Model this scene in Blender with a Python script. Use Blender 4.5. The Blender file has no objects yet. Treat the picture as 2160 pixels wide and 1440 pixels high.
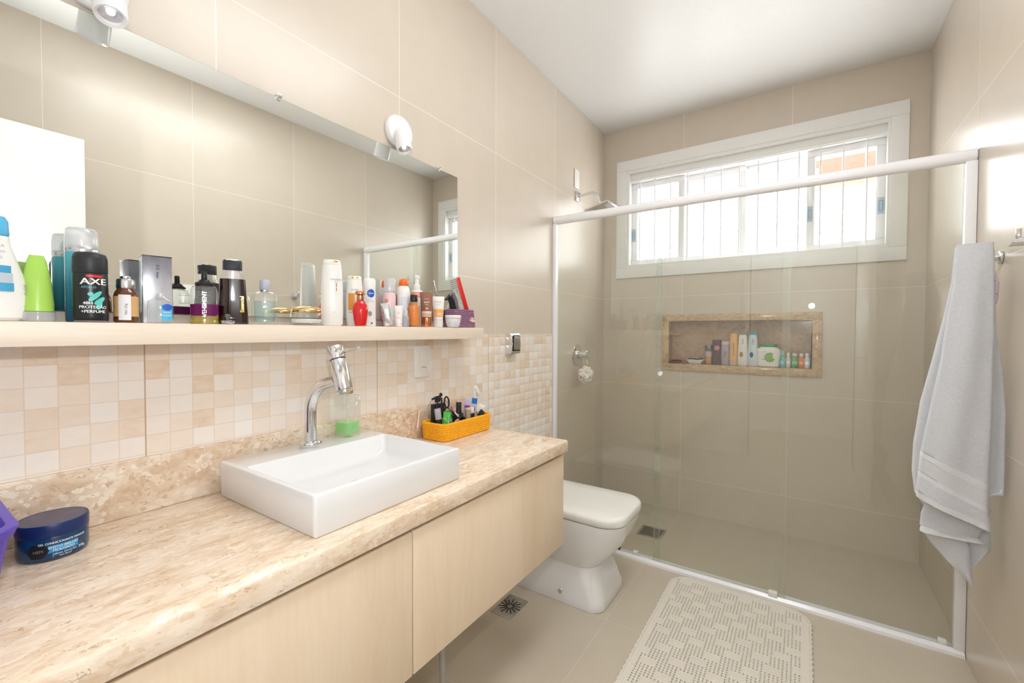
import bpy, bmesh, math, random
from mathutils import Vector, Matrix, noise
random.seed(7)
S = bpy.context.scene
COL = S.collection
PI = math.pi
W, D, H, YR = 1.739, 3.036, 2.634, 2.265          # room width, depth of back wall, ceiling height, shower screen

# ------------------------------------------------------------------ camera
cam_d = bpy.data.cameras.new('camera'); cam = bpy.data.objects.new('camera', cam_d); COL.objects.link(cam)
cam_d.sensor_width = 36; cam_d.lens = 919.6 * 36 / 2160; cam_d.clip_start = 0.02
yaw, pitch, roll = 0.5909, -0.0228, 0.0035
f0 = Vector((-math.sin(yaw), math.cos(yaw), 0)); r0 = Vector((math.cos(yaw), math.sin(yaw), 0)); u0 = Vector((0, 0, 1))
fw = f0 * math.cos(pitch) + u0 * math.sin(pitch); up = u0 * math.cos(pitch) - f0 * math.sin(pitch)
rt = r0 * math.cos(roll) + up * math.sin(roll); up2 = up * math.cos(roll) - r0 * math.sin(roll)
M = Matrix((rt, up2, -fw)).transposed().to_4x4(); M.translation = Vector((1.2276, 0, 1.2))
cam.matrix_world = M
S.camera = cam
CX, CY = 1.2276, 0.0

# ------------------------------------------------------------------ world, light, exposure
S.view_settings.view_transform = 'Standard'; S.view_settings.look = 'None'; S.view_settings.gamma = 1
S.view_settings.use_curve_mapping = False
S.view_settings.exposure = 0.06
S.cycles.transparent_max_bounces = 24; S.cycles.max_bounces = 12; S.cycles.diffuse_bounces = 5
S.cycles.glossy_bounces = 6; S.cycles.transmission_bounces = 10; S.cycles.caustics_reflective = True; S.cycles.blur_glossy = 0.6; S.cycles.caustics_refractive = False
w = bpy.data.worlds.new('sky'); S.world = w; w.use_nodes = True
bg = w.node_tree.nodes['Background']; bg.inputs['Strength'].default_value = 8.8
_g = w.node_tree.nodes.new('ShaderNodeTexCoord'); _s = w.node_tree.nodes.new('ShaderNodeSeparateXYZ'); _r = w.node_tree.nodes.new('ShaderNodeValToRGB')
w.node_tree.links.new(_g.outputs['Generated'], _s.inputs[0]); w.node_tree.links.new(_s.outputs[2], _r.inputs[0]); w.node_tree.links.new(_r.outputs[0], bg.inputs[0])
_r.color_ramp.elements[0].position = 0.0; _r.color_ramp.elements[0].color = (0.93, 0.92, 0.92, 1)      # sunlit paving and walls below the horizon
_r.color_ramp.elements[1].position = 0.04; _r.color_ramp.elements[1].color = (0.955, 0.955, 0.975, 1)

def light(name, kind, loc, power, color=(1, 1, 1), rot=(0, 0, 0), **kw):
    l = bpy.data.lights.new(name, kind); l.energy = power; l.color = color
    for k, v in kw.items(): setattr(l, k, v)
    o = bpy.data.objects.new(name, l); COL.objects.link(o); o.location = loc; o.rotation_euler = rot
    return o
# the camera's own flash, whose glint shows in the shower glass
light('camera_flash', 'POINT', (1.275, -0.02, 1.43), 16, (0.96, 0.975, 1.0), shadow_soft_size=0.022)
# window daylight sampled through the opening
pt = light('daylight_portal', 'AREA', (0.88, 3.20, 2.0), 1, rot=(-PI / 2, 0, 0), shape='RECTANGLE', size=1.46, size_y=0.72)
pt.data.cycles.is_portal = True
# unseen hallway fill added behind the open door, and the second flash head turned up at the ceiling
light('hall_fill', 'AREA', (1.1, -1.0, 2.45), 14, (0.98, 0.975, 1.0), shape='DISK', size=0.5)
_b = light('bounce_flash', 'SPOT', (1.24, -0.03, 1.50), 75, (0.96, 0.975, 1.0), shadow_soft_size=0.04, spot_size=math.radians(84), spot_blend=0.9)
light('ceiling_fill', 'AREA', (1.06, 1.15, 2.615), 12.8, (0.96, 0.975, 1.0), shape='RECTANGLE', size=0.5, size_y=0.9)  # unseen overhead fill, added to brighten the lower and rear surfaces
_b.rotation_euler = (Vector((0.95, 0.75, 2.63)) - Vector((1.24, -0.03, 1.50))).to_track_quat('-Z', 'Y').to_euler()

# ------------------------------------------------------------------ colours and materials
def lin(c):
    c = c / 255.0
    return c / 12.92 if c <= 0.04045 else ((c + 0.055) / 1.055) ** 2.4
def C(r, g, b): return (lin(r), lin(g), lin(b), 1)
MATS = {}
class N:
    """small node-tree helper"""
    def __init__(s, name):
        s.m = bpy.data.materials.new(name); s.m.use_nodes = True; s.t = s.m.node_tree
        s.p = s.t.nodes['Principled BSDF']; s.out = s.t.nodes['Material Output']
    def n(s, typ, **kw):
        x = s.t.nodes.new(typ)
        for k, v in kw.items(): setattr(x, k, v)
        return x
    def L(s, a, b): s.t.links.new(a, b)
    def math(s, op, a, b=None, c=None):
        x = s.n('ShaderNodeMath', operation=op)
        for i, v in enumerate((a, b, c)):
            if v is None: continue
            if isinstance(v, (int, float)): x.inputs[i].default_value = v
            else: s.L(v, x.inputs[i])
        return x.outputs[0]
    def pos(s):
        g = s.n('ShaderNodeNewGeometry'); q = s.n('ShaderNodeSeparateXYZ'); s.L(g.outputs['Position'], q.inputs[0])
        return g.outputs['Position'], q.outputs
    def mapping(s, vec, scale=(1, 1, 1), loc=(0, 0, 0), rot=(0, 0, 0)):
        x = s.n('ShaderNodeMapping'); x.inputs['Scale'].default_value = scale; x.inputs['Location'].default_value = loc; x.inputs['Rotation'].default_value = rot
        s.L(vec, x.inputs[0]); return x.outputs[0]
    def noise(s, vec, scale, detail=4, rough=0.5, dist=0.0):
        x = s.n('ShaderNodeTexNoise'); x.inputs['Scale'].default_value = scale; x.inputs['Detail'].default_value = detail
        x.inputs['Roughness'].default_value = rough; x.inputs['Distortion'].default_value = dist; s.L(vec, x.inputs['Vector']); return x.outputs['Fac']
    def ramp(s, fac, stops, interp='LINEAR'):
        x = s.n('ShaderNodeValToRGB'); cr = x.color_ramp; cr.interpolation = interp
        while len(cr.elements) < len(stops): cr.elements.new(0.5)
        for e, (p, c) in zip(cr.elements, stops): e.position = p; e.color = c
        s.L(fac, x.inputs[0]); return x.outputs[0]
    def mix(s, fac, a, b, blend='MIX'):
        x = s.n('ShaderNodeMix', data_type='RGBA', blend_type=blend)
        for i, v in ((0, fac), (6, a), (7, b)):
            if isinstance(v, (int, float)): x.inputs[i].default_value = v
            elif isinstance(v, tuple): x.inputs[i].default_value = v
            else: s.L(v, x.inputs[i])
        return x.outputs[2]
    def bump(s, h, dist=0.001, strength=1.0):
        x = s.n('ShaderNodeBump'); x.inputs['Distance'].default_value = dist; x.inputs['Strength'].default_value = strength
        s.L(h, x.inputs['Height']); s.L(x.outputs[0], s.p.inputs['Normal'])
    def col(s, c):
        if isinstance(c, tuple): s.p.inputs['Base Color'].default_value = c
        else: s.L(c, s.p.inputs['Base Color'])
def plain(name, c, rough=0.5, metal=0.0, spec=0.5, trans=0.0, coat=0.0, noise_amt=0.0, sub=0.0, ior=1.45, alpha=1.0):
    """one plain procedural material; a faint noise keeps it from being dead flat"""
    if name in MATS: return MATS[name]
    k = N(name); p = k.p; p.inputs['Roughness'].default_value = rough; p.inputs['Metallic'].default_value = metal
    p.inputs['Specular IOR Level'].default_value = spec; p.inputs['Transmission Weight'].default_value = trans
    p.inputs['Coat Weight'].default_value = coat; p.inputs['IOR'].default_value = ior
    if noise_amt:
        P, _ = k.pos(); f = k.noise(P, 40, 3)
        d = tuple(min(1, v * (1 - noise_amt)) for v in c[:3]) + (1,); e = tuple(min(1, v * (1 + noise_amt)) for v in c[:3]) + (1,)
        k.col(k.ramp(f, [(0.3, d), (0.7, e)]))
    else: k.col(c)
    MATS[name] = k.m; return k.m

def tile_mat(name, axes, size, origin, base, joint, rough=0.3, jw=0.0022, var=0.05):
    """large satin tiles with thin light joints in a plane; axes like 'yz'"""
    k = N(name); P, q = k.pos(); idx = {'x': 0, 'y': 1, 'z': 2}
    us = []; cells = []
    for a, s_, o_ in zip(axes, size, origin):
        t = k.math('DIVIDE', k.math('SUBTRACT', q[idx[a]], o_), s_)
        cells.append(k.math('FLOOR', t)); fr = k.math('FRACT', t)
        us.append(k.math('MULTIPLY', k.math('MINIMUM', fr, k.math('SUBTRACT', 1.0, fr)), s_))
    d = k.math('MINIMUM', us[0], us[1]); inj = k.math('LESS_THAN', d, jw * 0.5)
    cx = k.n('ShaderNodeCombineXYZ'); k.L(cells[0], cx.inputs[0]); k.L(cells[1], cx.inputs[1])
    wn = k.n('ShaderNodeTexWhiteNoise'); k.L(cx.outputs[0], wn.inputs[0])
    lo = tuple(v * (1 - var) for v in base[:3]) + (1,); hi = tuple(v * (1 + var * 0.6) for v in base[:3]) + (1,)
    c1 = k.ramp(k.math('ADD', k.math('MULTIPLY', wn.outputs[0], 0.4), k.math('MULTIPLY', k.noise(P, 9, 5), 0.6)), [(0.2, lo), (0.8, hi)])
    k.col(k.mix(inj, c1, joint)); k.p.inputs['Roughness'].default_value = rough
    k.bump(k.math('MULTIPLY', k.math('GREATER_THAN', d, jw * 0.6), 1.0), 0.0004, 0.6)
    return k.m
WALLC = C(211, 200, 185); JOINT = C(234, 230, 220)
M_WL = tile_mat('left_wall_tile', 'yz', (0.592, 0.605), (0.503, 0.229), WALLC, JOINT, 0.27)
M_WB = tile_mat('back_wall_tile', 'xz', (0.601, 0.605), (0.549, 0.229), WALLC, JOINT, 0.27)
M_WR = tile_mat('right_wall_tile', 'yz', (0.597, 0.605), (0.483, 0.229), WALLC, JOINT, 0.27)
M_FL = tile_mat('floor_tile', 'xy', (0.601, 0.601), (0.559, 1.108), C(198, 188, 170), C(210, 202, 186), 0.38, 0.0025)
M_CEIL = plain('ceiling_paint', C(226, 226, 225), 0.36, noise_amt=0.01)
M_WHITEP = plain('white_door_paint', C(240, 240, 238), 0.35, noise_amt=0.01)
M_ALU = plain('white_lacquered_metal', C(240, 240, 242), 0.22, coat=0.3)
M_CHROME = plain('chrome', C(225, 226, 228), 0.07, 1.0)
M_STEEL = plain('brushed_steel', C(196, 194, 188), 0.3, 1.0, noise_amt=0.08)
M_DARK = plain('dark_slot', C(22, 20, 18), 0.6)
M_CERAM = plain('white_glazed_ceramic', C(231, 232, 233), 0.06, coat=0.5)
M_SEAT = plain('white_seat_plastic', C(234, 234, 229), 0.25)
M_WPL = plain('white_plastic', C(236, 235, 232), 0.3)
M_BLK = plain('black_plastic', C(26, 27, 31), 0.3)
M_MIRROR = plain('mirror_silver', (0.86, 0.885, 0.86, 1), 0.0, 1.0)
M_CAULK = plain('sealant', C(222, 214, 200), 0.5)

def stone(name, vein=(1, 1, 1), clast=0.3, tint=None):
    k = N(name); P, q = k.pos()
    v = k.mapping(P, vein)
    big = k.noise(v, 9, 9, 0.68, 0.9); fine = k.noise(k.mapping(P, vein, (3, 1, 2)), 44, 8, 0.75, 0.5)
    f = k.math('ADD', k.math('MULTIPLY', big, 0.62), k.math('MULTIPLY', fine, 0.38))
    c = k.ramp(f, [(0.32, C(196, 164, 132)), (0.43, C(214, 189, 161)), (0.51, C(225, 206, 183)), (0.59, C(232, 217, 198)), (0.72, C(239, 228, 213))])
    wv = k.n('ShaderNodeTexNoise'); wv.inputs['Scale'].default_value = 38; wv.inputs['Detail'].default_value = 3; k.L(P, wv.inputs['Vector'])
    wo = k.n('ShaderNodeVectorMath', operation='MULTIPLY_ADD'); k.L(wv.outputs['Color'], wo.inputs[0]); wo.inputs[1].default_value = (.035, .035, .035); k.L(P, wo.inputs[2])
    vo = k.n('ShaderNodeTexVoronoi'); vo.inputs['Scale'].default_value = 58; k.L(k.mapping(wo.outputs[0], tuple(x ** 0.7 for x in vein)), vo.inputs['Vector'])
    rs = k.n('ShaderNodeSeparateXYZ'); k.L(vo.outputs['Color'], rs.inputs[0])
    cl = k.math('MULTIPLY', k.math('LESS_THAN', vo.outputs['Distance'], k.math('MULTIPLY', k.math('POWER', rs.outputs[0], 1.7), 0.72)), clast)
    c = k.mix(k.math('MULTIPLY', cl, k.math('ADD', 0.35, k.math('MULTIPLY', rs.outputs[1], 0.65))), c, C(241, 230, 213))
    cl2 = k.math('MULTIPLY', k.math('LESS_THAN', vo.outputs['Distance'], k.math('MULTIPLY', k.math('POWER', rs.outputs[2], 2.6), 0.55)), clast * .8)
    c = k.mix(cl2, c, C(205, 172, 138))
    # thin dark pores and veins
    pv = k.noise(k.mapping(wo.outputs[0], tuple(x * 1.0 for x in vein), (7, 2, 5)), 22, 4, 0.6, 0.8)
    pore = k.math('MULTIPLY', k.math('LESS_THAN', k.math('ABSOLUTE', k.math('SUBTRACT', pv, 0.5)), 0.010), k.math('GREATER_THAN', k.noise(k.mapping(P, vein), 34, 3), 0.56))
    pore = k.math('MULTIPLY', pore, k.math('GREATER_THAN', k.noise(v, 6, 2), 0.42))
    c = k.mix(k.math('MULTIPLY', pore, 0.6), c, C(160, 126, 98))
    if tint: c = k.mix(1.0, c, tint, 'MULTIPLY')
    k.col(c); k.p.inputs['Roughness'].default_value = 0.13
    k.bump(k.math('SUBTRACT', 1.0, pore), 0.0004, 0.4)
    return k.m
M_STONE = stone('polished_travertine_top', (2.0, 0.62, 1.8), 0.5)
M_STONEB = stone('polished_travertine_breccia', (1.3, 1.0, 1.5), 0.9)
M_NICHE = stone('niche_travertine', (1.0, 1.2, 1.8), 0.8, C(234, 222, 202))
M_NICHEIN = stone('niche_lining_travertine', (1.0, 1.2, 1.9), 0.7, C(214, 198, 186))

def mosaic():
    k = N('glazed_mosaic'); P, q = k.pos(); s = 0.0455; sz = 0.0418
    ty = k.math('DIVIDE', k.math('SUBTRACT', q[1], 0.350), s); tz = k.math('DIVIDE', k.math('SUBTRACT', q[2], 0.9225), sz)
    cy, cz = k.math('FLOOR', ty), k.math('FLOOR', tz); fy, fz = k.math('FRACT', ty), k.math('FRACT', tz)
    ey = k.math('MINIMUM', fy, k.math('SUBTRACT', 1.0, fy)); ez = k.math('MINIMUM', fz, k.math('SUBTRACT', 1.0, fz))
    e = k.math('MINIMUM', ey, ez)
    cc = k.n('ShaderNodeCombineXYZ'); k.L(cy, cc.inputs[0]); k.L(cz, cc.inputs[1])
    wn = k.n('ShaderNodeTexWhiteNoise'); k.L(cc.outputs[0], wn.inputs[0])
    off = k.n('ShaderNodeVectorMath', operation='MULTIPLY_ADD'); k.L(wn.outputs['Color'], off.inputs[0]); off.inputs[1].default_value = (4, 4, 4); k.L(P, off.inputs[2])
    nz = k.noise(k.mapping(off.outputs[0], (1, 2.2, 5)), 12, 5, 0.6, 0.5)
    f = k.math('ADD', k.math('MULTIPLY', wn.outputs['Value'], 0.86), k.math('MULTIPLY', k.math('SUBTRACT', nz, 0.5), 0.5))
    c = k.ramp(f, [(0.0, C(240, 235, 229)), (0.28, C(239, 230, 221)), (0.52, C(237, 224, 210)), (0.74, C(234, 217, 199)), (0.90, C(224, 203, 178)), (1.0, C(216, 192, 162))])
    g = k.math('LESS_THAN', e, 0.022)
    c = k.mix(k.math('MULTIPLY', g, 0.5), c, C(214, 194, 170))
    # one wider joint every fourteen pieces
    tj = k.math('DIVIDE', k.math('SUBTRACT', q[1], 0.350), s * 14); fj = k.math('FRACT', tj)
    j = k.math('LESS_THAN', k.math('MINIMUM', fj, k.math('SUBTRACT', 1.0, fj)), 0.0022)
    c = k.mix(k.math('MULTIPLY', j, 0.75), c, C(176, 146, 120))
    k.col(c); k.p.inputs['Roughness'].default_value = 0.14
    pil = k.math('MULTIPLY', k.math('MULTIPLY', fy, k.math('SUBTRACT', 1.0, fy)), k.math('MULTIPLY', fz, k.math('SUBTRACT', 1.0, fz)))
    pil = k.math('MINIMUM', k.math('MULTIPLY', pil, 16.0), 1.0)
    far = k.math('MULTIPLY', k.math('GREATER_THAN', q[1], 1.62), 0.85); far = k.math('ADD', far, 0.15)
    k.bump(k.math('MULTIPLY', pil, far), 0.004, 0.55)
    return k.m
M_MOSAIC = mosaic()

def wood(name, axis_scale, c0, c1, c2, rough=0.35):
    k = N(name); P, q = k.pos()
    a = k.noise(k.mapping(P, axis_scale), 7, 6, 0.62, 0.5); b = k.noise(k.mapping(P, tuple(x * 2.4 for x in axis_scale), (3, 5, 1)), 40, 5, 0.6, 0.2)
    f = k.math('ADD', k.math('MULTIPLY', a, 0.7), k.math('MULTIPLY', b, 0.3))
    k.col(k.ramp(f, [(0.32, c0), (0.5, c1), (0.66, c2)])); k.p.inputs['Roughness'].default_value = rough
    return k.m
M_MAPLE = wood('pale_maple_front', (1, 1, 0.12), C(226, 203, 174), C(232, 212, 185), C(237, 219, 196))
M_SHELF = wood('whitened_oak_shelf', (1, 0.1, 2.2), C(226, 210, 190), C(233, 219, 202), C(238, 227, 213), 0.4)
M_CARC = plain('cabinet_board', C(214, 190, 152), 0.5, noise_amt=0.05)

def thin_glass(name, tint, refl=0.9, rough=0.0, milk=0.0, milkc=(1, 1, 1, 1)):
    k = N(name); k.t.nodes.remove(k.p)
    tr = k.n('ShaderNodeBsdfTransparent'); tr.inputs[0].default_value = tint
    gl = k.n('ShaderNodeBsdfGlossy'); gl.inputs['Roughness'].default_value = rough; gl.inputs[0].default_value = (1, 1, 1, 1)
    lw = k.n('ShaderNodeLayerWeight'); lw.inputs['Blend'].default_value = 0.5
    f = k.math('ADD', k.math('MULTIPLY', k.math('POWER', lw.outputs['Facing'], 5.0), 0.96), 0.04)
    f = k.math('MULTIPLY', f, refl)
    mx = k.n('ShaderNodeMixShader'); k.L(f, mx.inputs[0]); k.L(tr.outputs[0], mx.inputs[1]); k.L(gl.outputs[0], mx.inputs[2])
    o = mx.outputs[0]
    if milk:
        df = k.n('ShaderNodeBsdfDiffuse'); df.inputs[0].default_value = milkc
        m2 = k.n('ShaderNodeMixShader'); m2.inputs[0].default_value = milk; k.L(o, m2.inputs[1]); k.L(df.outputs[0], m2.inputs[2]); o = m2.outputs[0]
    k.L(o, k.out.inputs[0]); MATS[name] = k.m
    return k.m
M_GLASS = thin_glass('shower_glass', (0.955, 0.965, 0.945, 1), 1.0, 0.0, 0.018, C(225, 230, 225))
M_GEDGE = thin_glass('glass_edge', (0.62, 0.78, 0.70, 1), 1.5, 0.05, 0.35, C(190, 215, 200))
M_PANE = thin_glass('window_pane', (0.97, 0.98, 0.98, 1), 1.0)
M_CLEAR = thin_glass('clear_bottle', (0.97, 0.985, 0.98, 1), 1.8, 0.02, 0.03, C(230, 235, 235))
M_FROST = thin_glass('frosted_cap', (0.93, 0.94, 0.95, 1), 1.6, 0.15, 0.34, C(240, 242, 245))

# ------------------------------------------------------------------ mesh builder
class MB:
    def __init__(s): s.v = []; s.f = []; s.sm = []; s.mi = []
    def add(s, vs, fs, smooth=False, mi=0, T=None):
        o = len(s.v)
        for p in vs:
            p = Vector(p)
            s.v.append(T @ p if T is not None else p)
        for f in fs: s.f.append(tuple(i + o for i in f)); s.sm.append(smooth); s.mi.append(mi)
        return s
    def box(s, x0, x1, y0, y1, z0, z1, b=0.0, seg=2, mi=0, T=None):
        if b <= 0:
            vs = [(x, y, z) for x in (x0, x1) for y in (y0, y1) for z in (z0, z1)]
            fs = [(0, 1, 3, 2), (4, 6, 7, 5), (0, 4, 5, 1), (2, 3, 7, 6), (0, 2, 6, 4), (1, 5, 7, 3)]
            return s.add(vs, fs, False, mi, T)
        bm = bmesh.new(); bmesh.ops.create_cube(bm, size=1)
        for v in bm.verts: v.co = Vector(((x0 + x1) / 2 + v.co.x * (x1 - x0), (y0 + y1) / 2 + v.co.y * (y1 - y0), (z0 + z1) / 2 + v.co.z * (z1 - z0)))
        b = min(b, (x1 - x0) * .49, (y1 - y0) * .49, (z1 - z0) * .49)
        bmesh.ops.bevel(bm, geom=bm.edges[:] , offset=b, segments=seg, affect='EDGES', profile=0.5)
        s.bm(bm, True, mi, T); return s
    def bm(s, bm, smooth=True, mi=0, T=None):
        bm.verts.ensure_lookup_table(); bm.verts.index_update()
        s.add([v.co.copy() for v in bm.verts], [tuple(v.index for v in f.verts) for f in bm.faces], smooth, mi, T); bm.free()
    def loft(s, rings, cap0=True, cap1=True, smooth=True, mi=0, closed=True, T=None):
        n = len(rings[0]); vs = [p for r in rings for p in r]; fs = []
        for i in range(len(rings) - 1):
            for j in range(n if closed else n - 1):
                a = i * n + j; b = i * n + (j + 1) % n
                fs.append((a, b, b + n, a + n))
        if cap0: fs.append(tuple(reversed(range(n))))
        if cap1: fs.append(tuple((len(rings) - 1) * n + j for j in range(n)))
        return s.add(vs, fs, smooth, mi, T)
    def lathe(s, prof, c=(0, 0, 0), n=32, sx=1.0, sy=1.0, rot=0.0, pw=2.0, mi=0, T=None, cap0=True, cap1=True):
        """rings along z: prof = [(radius, z)] or [(rx, ry, z)]; pw > 2 squares the outline"""
        rings = []
        for q in prof:
            rx, ry, z = (q[0] * sx, q[0] * sy, q[1]) if len(q) == 2 else q
            rx = max(rx, 1e-5); ry = max(ry, 1e-5); r = []
            for i in range(n):
                t = 2 * PI * (i + .5) / n; ct, st = math.cos(t), math.sin(t)
                x = rx * math.copysign(abs(ct) ** (2 / pw), ct); y = ry * math.copysign(abs(st) ** (2 / pw), st)
                r.append((c[0] + x * math.cos(rot) - y * math.sin(rot), c[1] + x * math.sin(rot) + y * math.cos(rot), c[2] + z))
            rings.append(r)
        return s.loft(rings, cap0, cap1, True, mi, True, T)
    def tube(s, pts, r, n=12, closed=False, mi=0, T=None, cap=True):
        pts = [Vector(p) for p in pts]; m = len(pts); rr = r if isinstance(r, (list, tuple)) else [r] * m
        rings = []; prev = None
        for i, p in enumerate(pts):
            if closed: t = pts[(i + 1) % m] - pts[i - 1]
            else: t = pts[min(i + 1, m - 1)] - pts[max(i - 1, 0)]
            t.normalize()
            if prev is None:
                a = Vector((0, 0, 1)) if abs(t.z) < .9 else Vector((1, 0, 0)); u = t.cross(a).normalized()
            else: u = (prev - t * prev.dot(t)).normalized()
            prev = u; v = t.cross(u)
            rings.append([p + (u * math.cos(2 * PI * j / n) + v * math.sin(2 * PI * j / n)) * rr[i] for j in range(n)])
        if closed: rings.append(rings[0]); cap = False
        return s.loft(rings, cap, cap, True, mi, True, T)
    def cyl(s, a, b, r, n=24, r2=None, bev=0.0, mi=0):
        a, b = Vector(a), Vector(b); d = (b - a); L = d.length; d.normalize(); r2 = r if r2 is None else r2
        if bev: return s.tube([a, a, a + d * bev * .3, a + d * bev, b - d * bev, b - d * bev * .3, b], [r * .6, r - bev, r - bev * .3, r, r2, r2 - bev * .3, r2 - bev], n, mi=mi) if False else s._cylb(a, d, L, r, r2, bev, n, mi)
        return s._cylb(a, d, L, r, r2, 0, n, mi)
    def _cylb(s, a, d, L, r, r2, bev, n, mi):
        h = Vector((0, 0, 1)) if abs(d.z) < .9 else Vector((1, 0, 0)); u = d.cross(h).normalized(); v = d.cross(u)
        prof = [(0, r - bev), (bev * .3, r - bev * .3), (bev, r), (L - bev, r2), (L - bev * .3, r2 - bev * .3), (L, r2 - bev)] if bev else [(0, r), (L, r2)]
        rings = [[a + d * z + (u * math.cos(2 * PI * j / n) + v * math.sin(2 * PI * j / n)) * q for j in range(n)] for z, q in prof]
        return s.loft(rings, True, True, True, mi)
    def prism(s, poly, y0, y1, T=None, mi=0):
        """outline in x,z swept along y"""
        n = len(poly); vs = [(x, y0, z) for x, z in poly] + [(x, y1, z) for x, z in poly]
        fs = [tuple(range(n)), tuple(reversed(range(n, 2 * n)))] + [(i, (i + 1) % n + 0, (i + 1) % n + n, i + n)[::-1] for i in range(n)]
        return s.add(vs, fs, False, mi, T)
def rring(x0, x1, y0, y1, r, z, k=6):
    r = min(r, (x1 - x0) * .499, (y1 - y0) * .499); out = []
    for cx, cy, a in ((x1 - r, y1 - r, 0), (x0 + r, y1 - r, 1), (x0 + r, y0 + r, 2), (x1 - r, y0 + r, 3)):
        for i in range(k + 1):
            t = (a + i / k) * PI / 2; out.append((cx + r * math.cos(t), cy + r * math.sin(t), z))
    return out
def wloc(o):
    v = Vector((0, 0, 0))
    while o is not None: v += o.location; o = o.parent
    return v
def obj(name, mb, mats, parent=None, angle=40):
    me = bpy.data.meshes.new(name); off = wloc(parent) if parent else Vector((0, 0, 0))
    me.from_pydata([tuple(v - off) for v in mb.v], [], mb.f)
    me.polygons.foreach_set('use_smooth', mb.sm); me.polygons.foreach_set('material_index', mb.mi)
    for m in (mats if isinstance(mats, (list, tuple)) else [mats]): me.materials.append(m)
    me.validate(); me.update()
    bm = bmesh.new(); bm.from_mesh(me); bmesh.ops.recalc_face_normals(bm, faces=bm.faces[:])
    for e in bm.edges:
        if len(e.link_faces) == 2 and e.calc_face_angle(0) > math.radians(angle): e.smooth = False
    bm.to_mesh(me); bm.free()
    o = bpy.data.objects.new(name, me); COL.objects.link(o); o.parent = parent
    return o
def struct(name, mb, m, parent=None):
    o = obj(name, mb, m, parent); o['kind'] = 'structure'; return o
def tag(o, label, cat, group=None):
    o['label'] = label; o['category'] = cat
    if group: o['group'] = group
    return o
def thing(name, label, cat, loc, group=None):
    o = bpy.data.objects.new(name, None); COL.objects.link(o); o.location = loc; o.empty_display_size = 0.02
    return tag(o, label, cat, group)
def face_angle(x, y): return math.atan2(CY - y, CX - x)

# ------------------------------------------------------------------ writing and labels wrapped on bodies
def glyphs(text, size, bold=0.0):
    cu = bpy.data.curves.new('t', 'FONT'); cu.body = text; cu.size = 1.0; cu.align_x = 'CENTER'; cu.align_y = 'CENTER'; cu.resolution_u = 3
    o = bpy.data.objects.new('t', cu); COL.objects.link(o); bpy.context.view_layer.update()
    dg = bpy.context.evaluated_depsgraph_get(); me = o.evaluated_get(dg).to_mesh()
    vs = [v.co * size for v in me.vertices]; fs = [tuple(p.vertices) for p in me.polygons]
    if bold:                                      # a heavier cut: the same glyphs once more, a hair to the side
        m_ = len(vs); vs += [Vector((v.x + bold * 1.4, v.y, v.z)) for v in vs[:m_]]; fs += [tuple(i + m_ for i in f) for f in fs]
    o.evaluated_get(dg).to_mesh_clear(); bpy.data.objects.remove(o); bpy.data.curves.remove(cu)
    return vs, fs
def wrap(mb, vs, fs, c, a0, R, Rc, z, turn=0.0, mi=0, lift=0.0003, sx=1.0, thick=0.0):
    """lay flat x,y geometry on a cylinder: front point at distance R from axis c, curvature radius Rc"""
    out = []
    n = Vector((math.cos(a0), math.sin(a0), 0)); t = Vector((-math.sin(a0), math.cos(a0), 0))
    for v in vs:
        x, y = v[0] * math.cos(turn) - v[1] * math.sin(turn), v[0] * math.sin(turn) + v[1] * math.cos(turn)
        x *= sx
        th = x / Rc; out.append(Vector((c[0], c[1], z + y)) + n * (R - Rc + (Rc + lift) * math.cos(th)) + t * (Rc + lift) * math.sin(th))
    mb.add(out, fs, True, mi)
def text_on(mb, text, size, c, a0, R, z, Rc=None, turn=0.0, bold=0.0, dx=0.0, mi=0, lift=0.0006, sx=1.0):
    vs, fs = glyphs(text, size, bold)
    vs = [(v.x * sx, v.y) for v in vs]
    ct, st = math.cos(-turn), math.sin(-turn)
    if dx: vs = [(v[0] + dx * ct, v[1] + dx * st) for v in vs]
    wrap(mb, vs, fs, c, a0, R, Rc or R, z, turn, mi, lift)
def patch(mb, w_, h, c, a0, R, z, Rc=None, dx=0.0, mi=0, lift=0.0003, shape='rect', turn=0.0):
    k = 16
    if shape == 'rect':
        vs = []; fs = []
        for i in range(k + 1):
            for yy in (-h / 2, h / 2): vs.append((dx + (i / k - .5) * w_, yy))
        fs = [(2 * i, 2 * i + 2, 2 * i + 3, 2 * i + 1) for i in range(k)]
    else:
        vs = []; fs = []; k = 20
        for i in range(k + 1):
            u = math.cos(PI * (1 - i / k)); hh = math.sqrt(max(0, 1 - u * u)) if shape == 'oval' else min(1, (1 - abs(u)) / .5)
            for e in (-1, 1): vs.append((dx + u * w_ / 2, e * max(hh, 1e-3) * h / 2))
        fs = [(2 * i, 2 * i + 2, 2 * i + 3, 2 * i + 1) for i in range(k)]
    wrap(mb, vs, fs, c, a0, R, Rc or R, z, turn, mi, lift)

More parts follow.
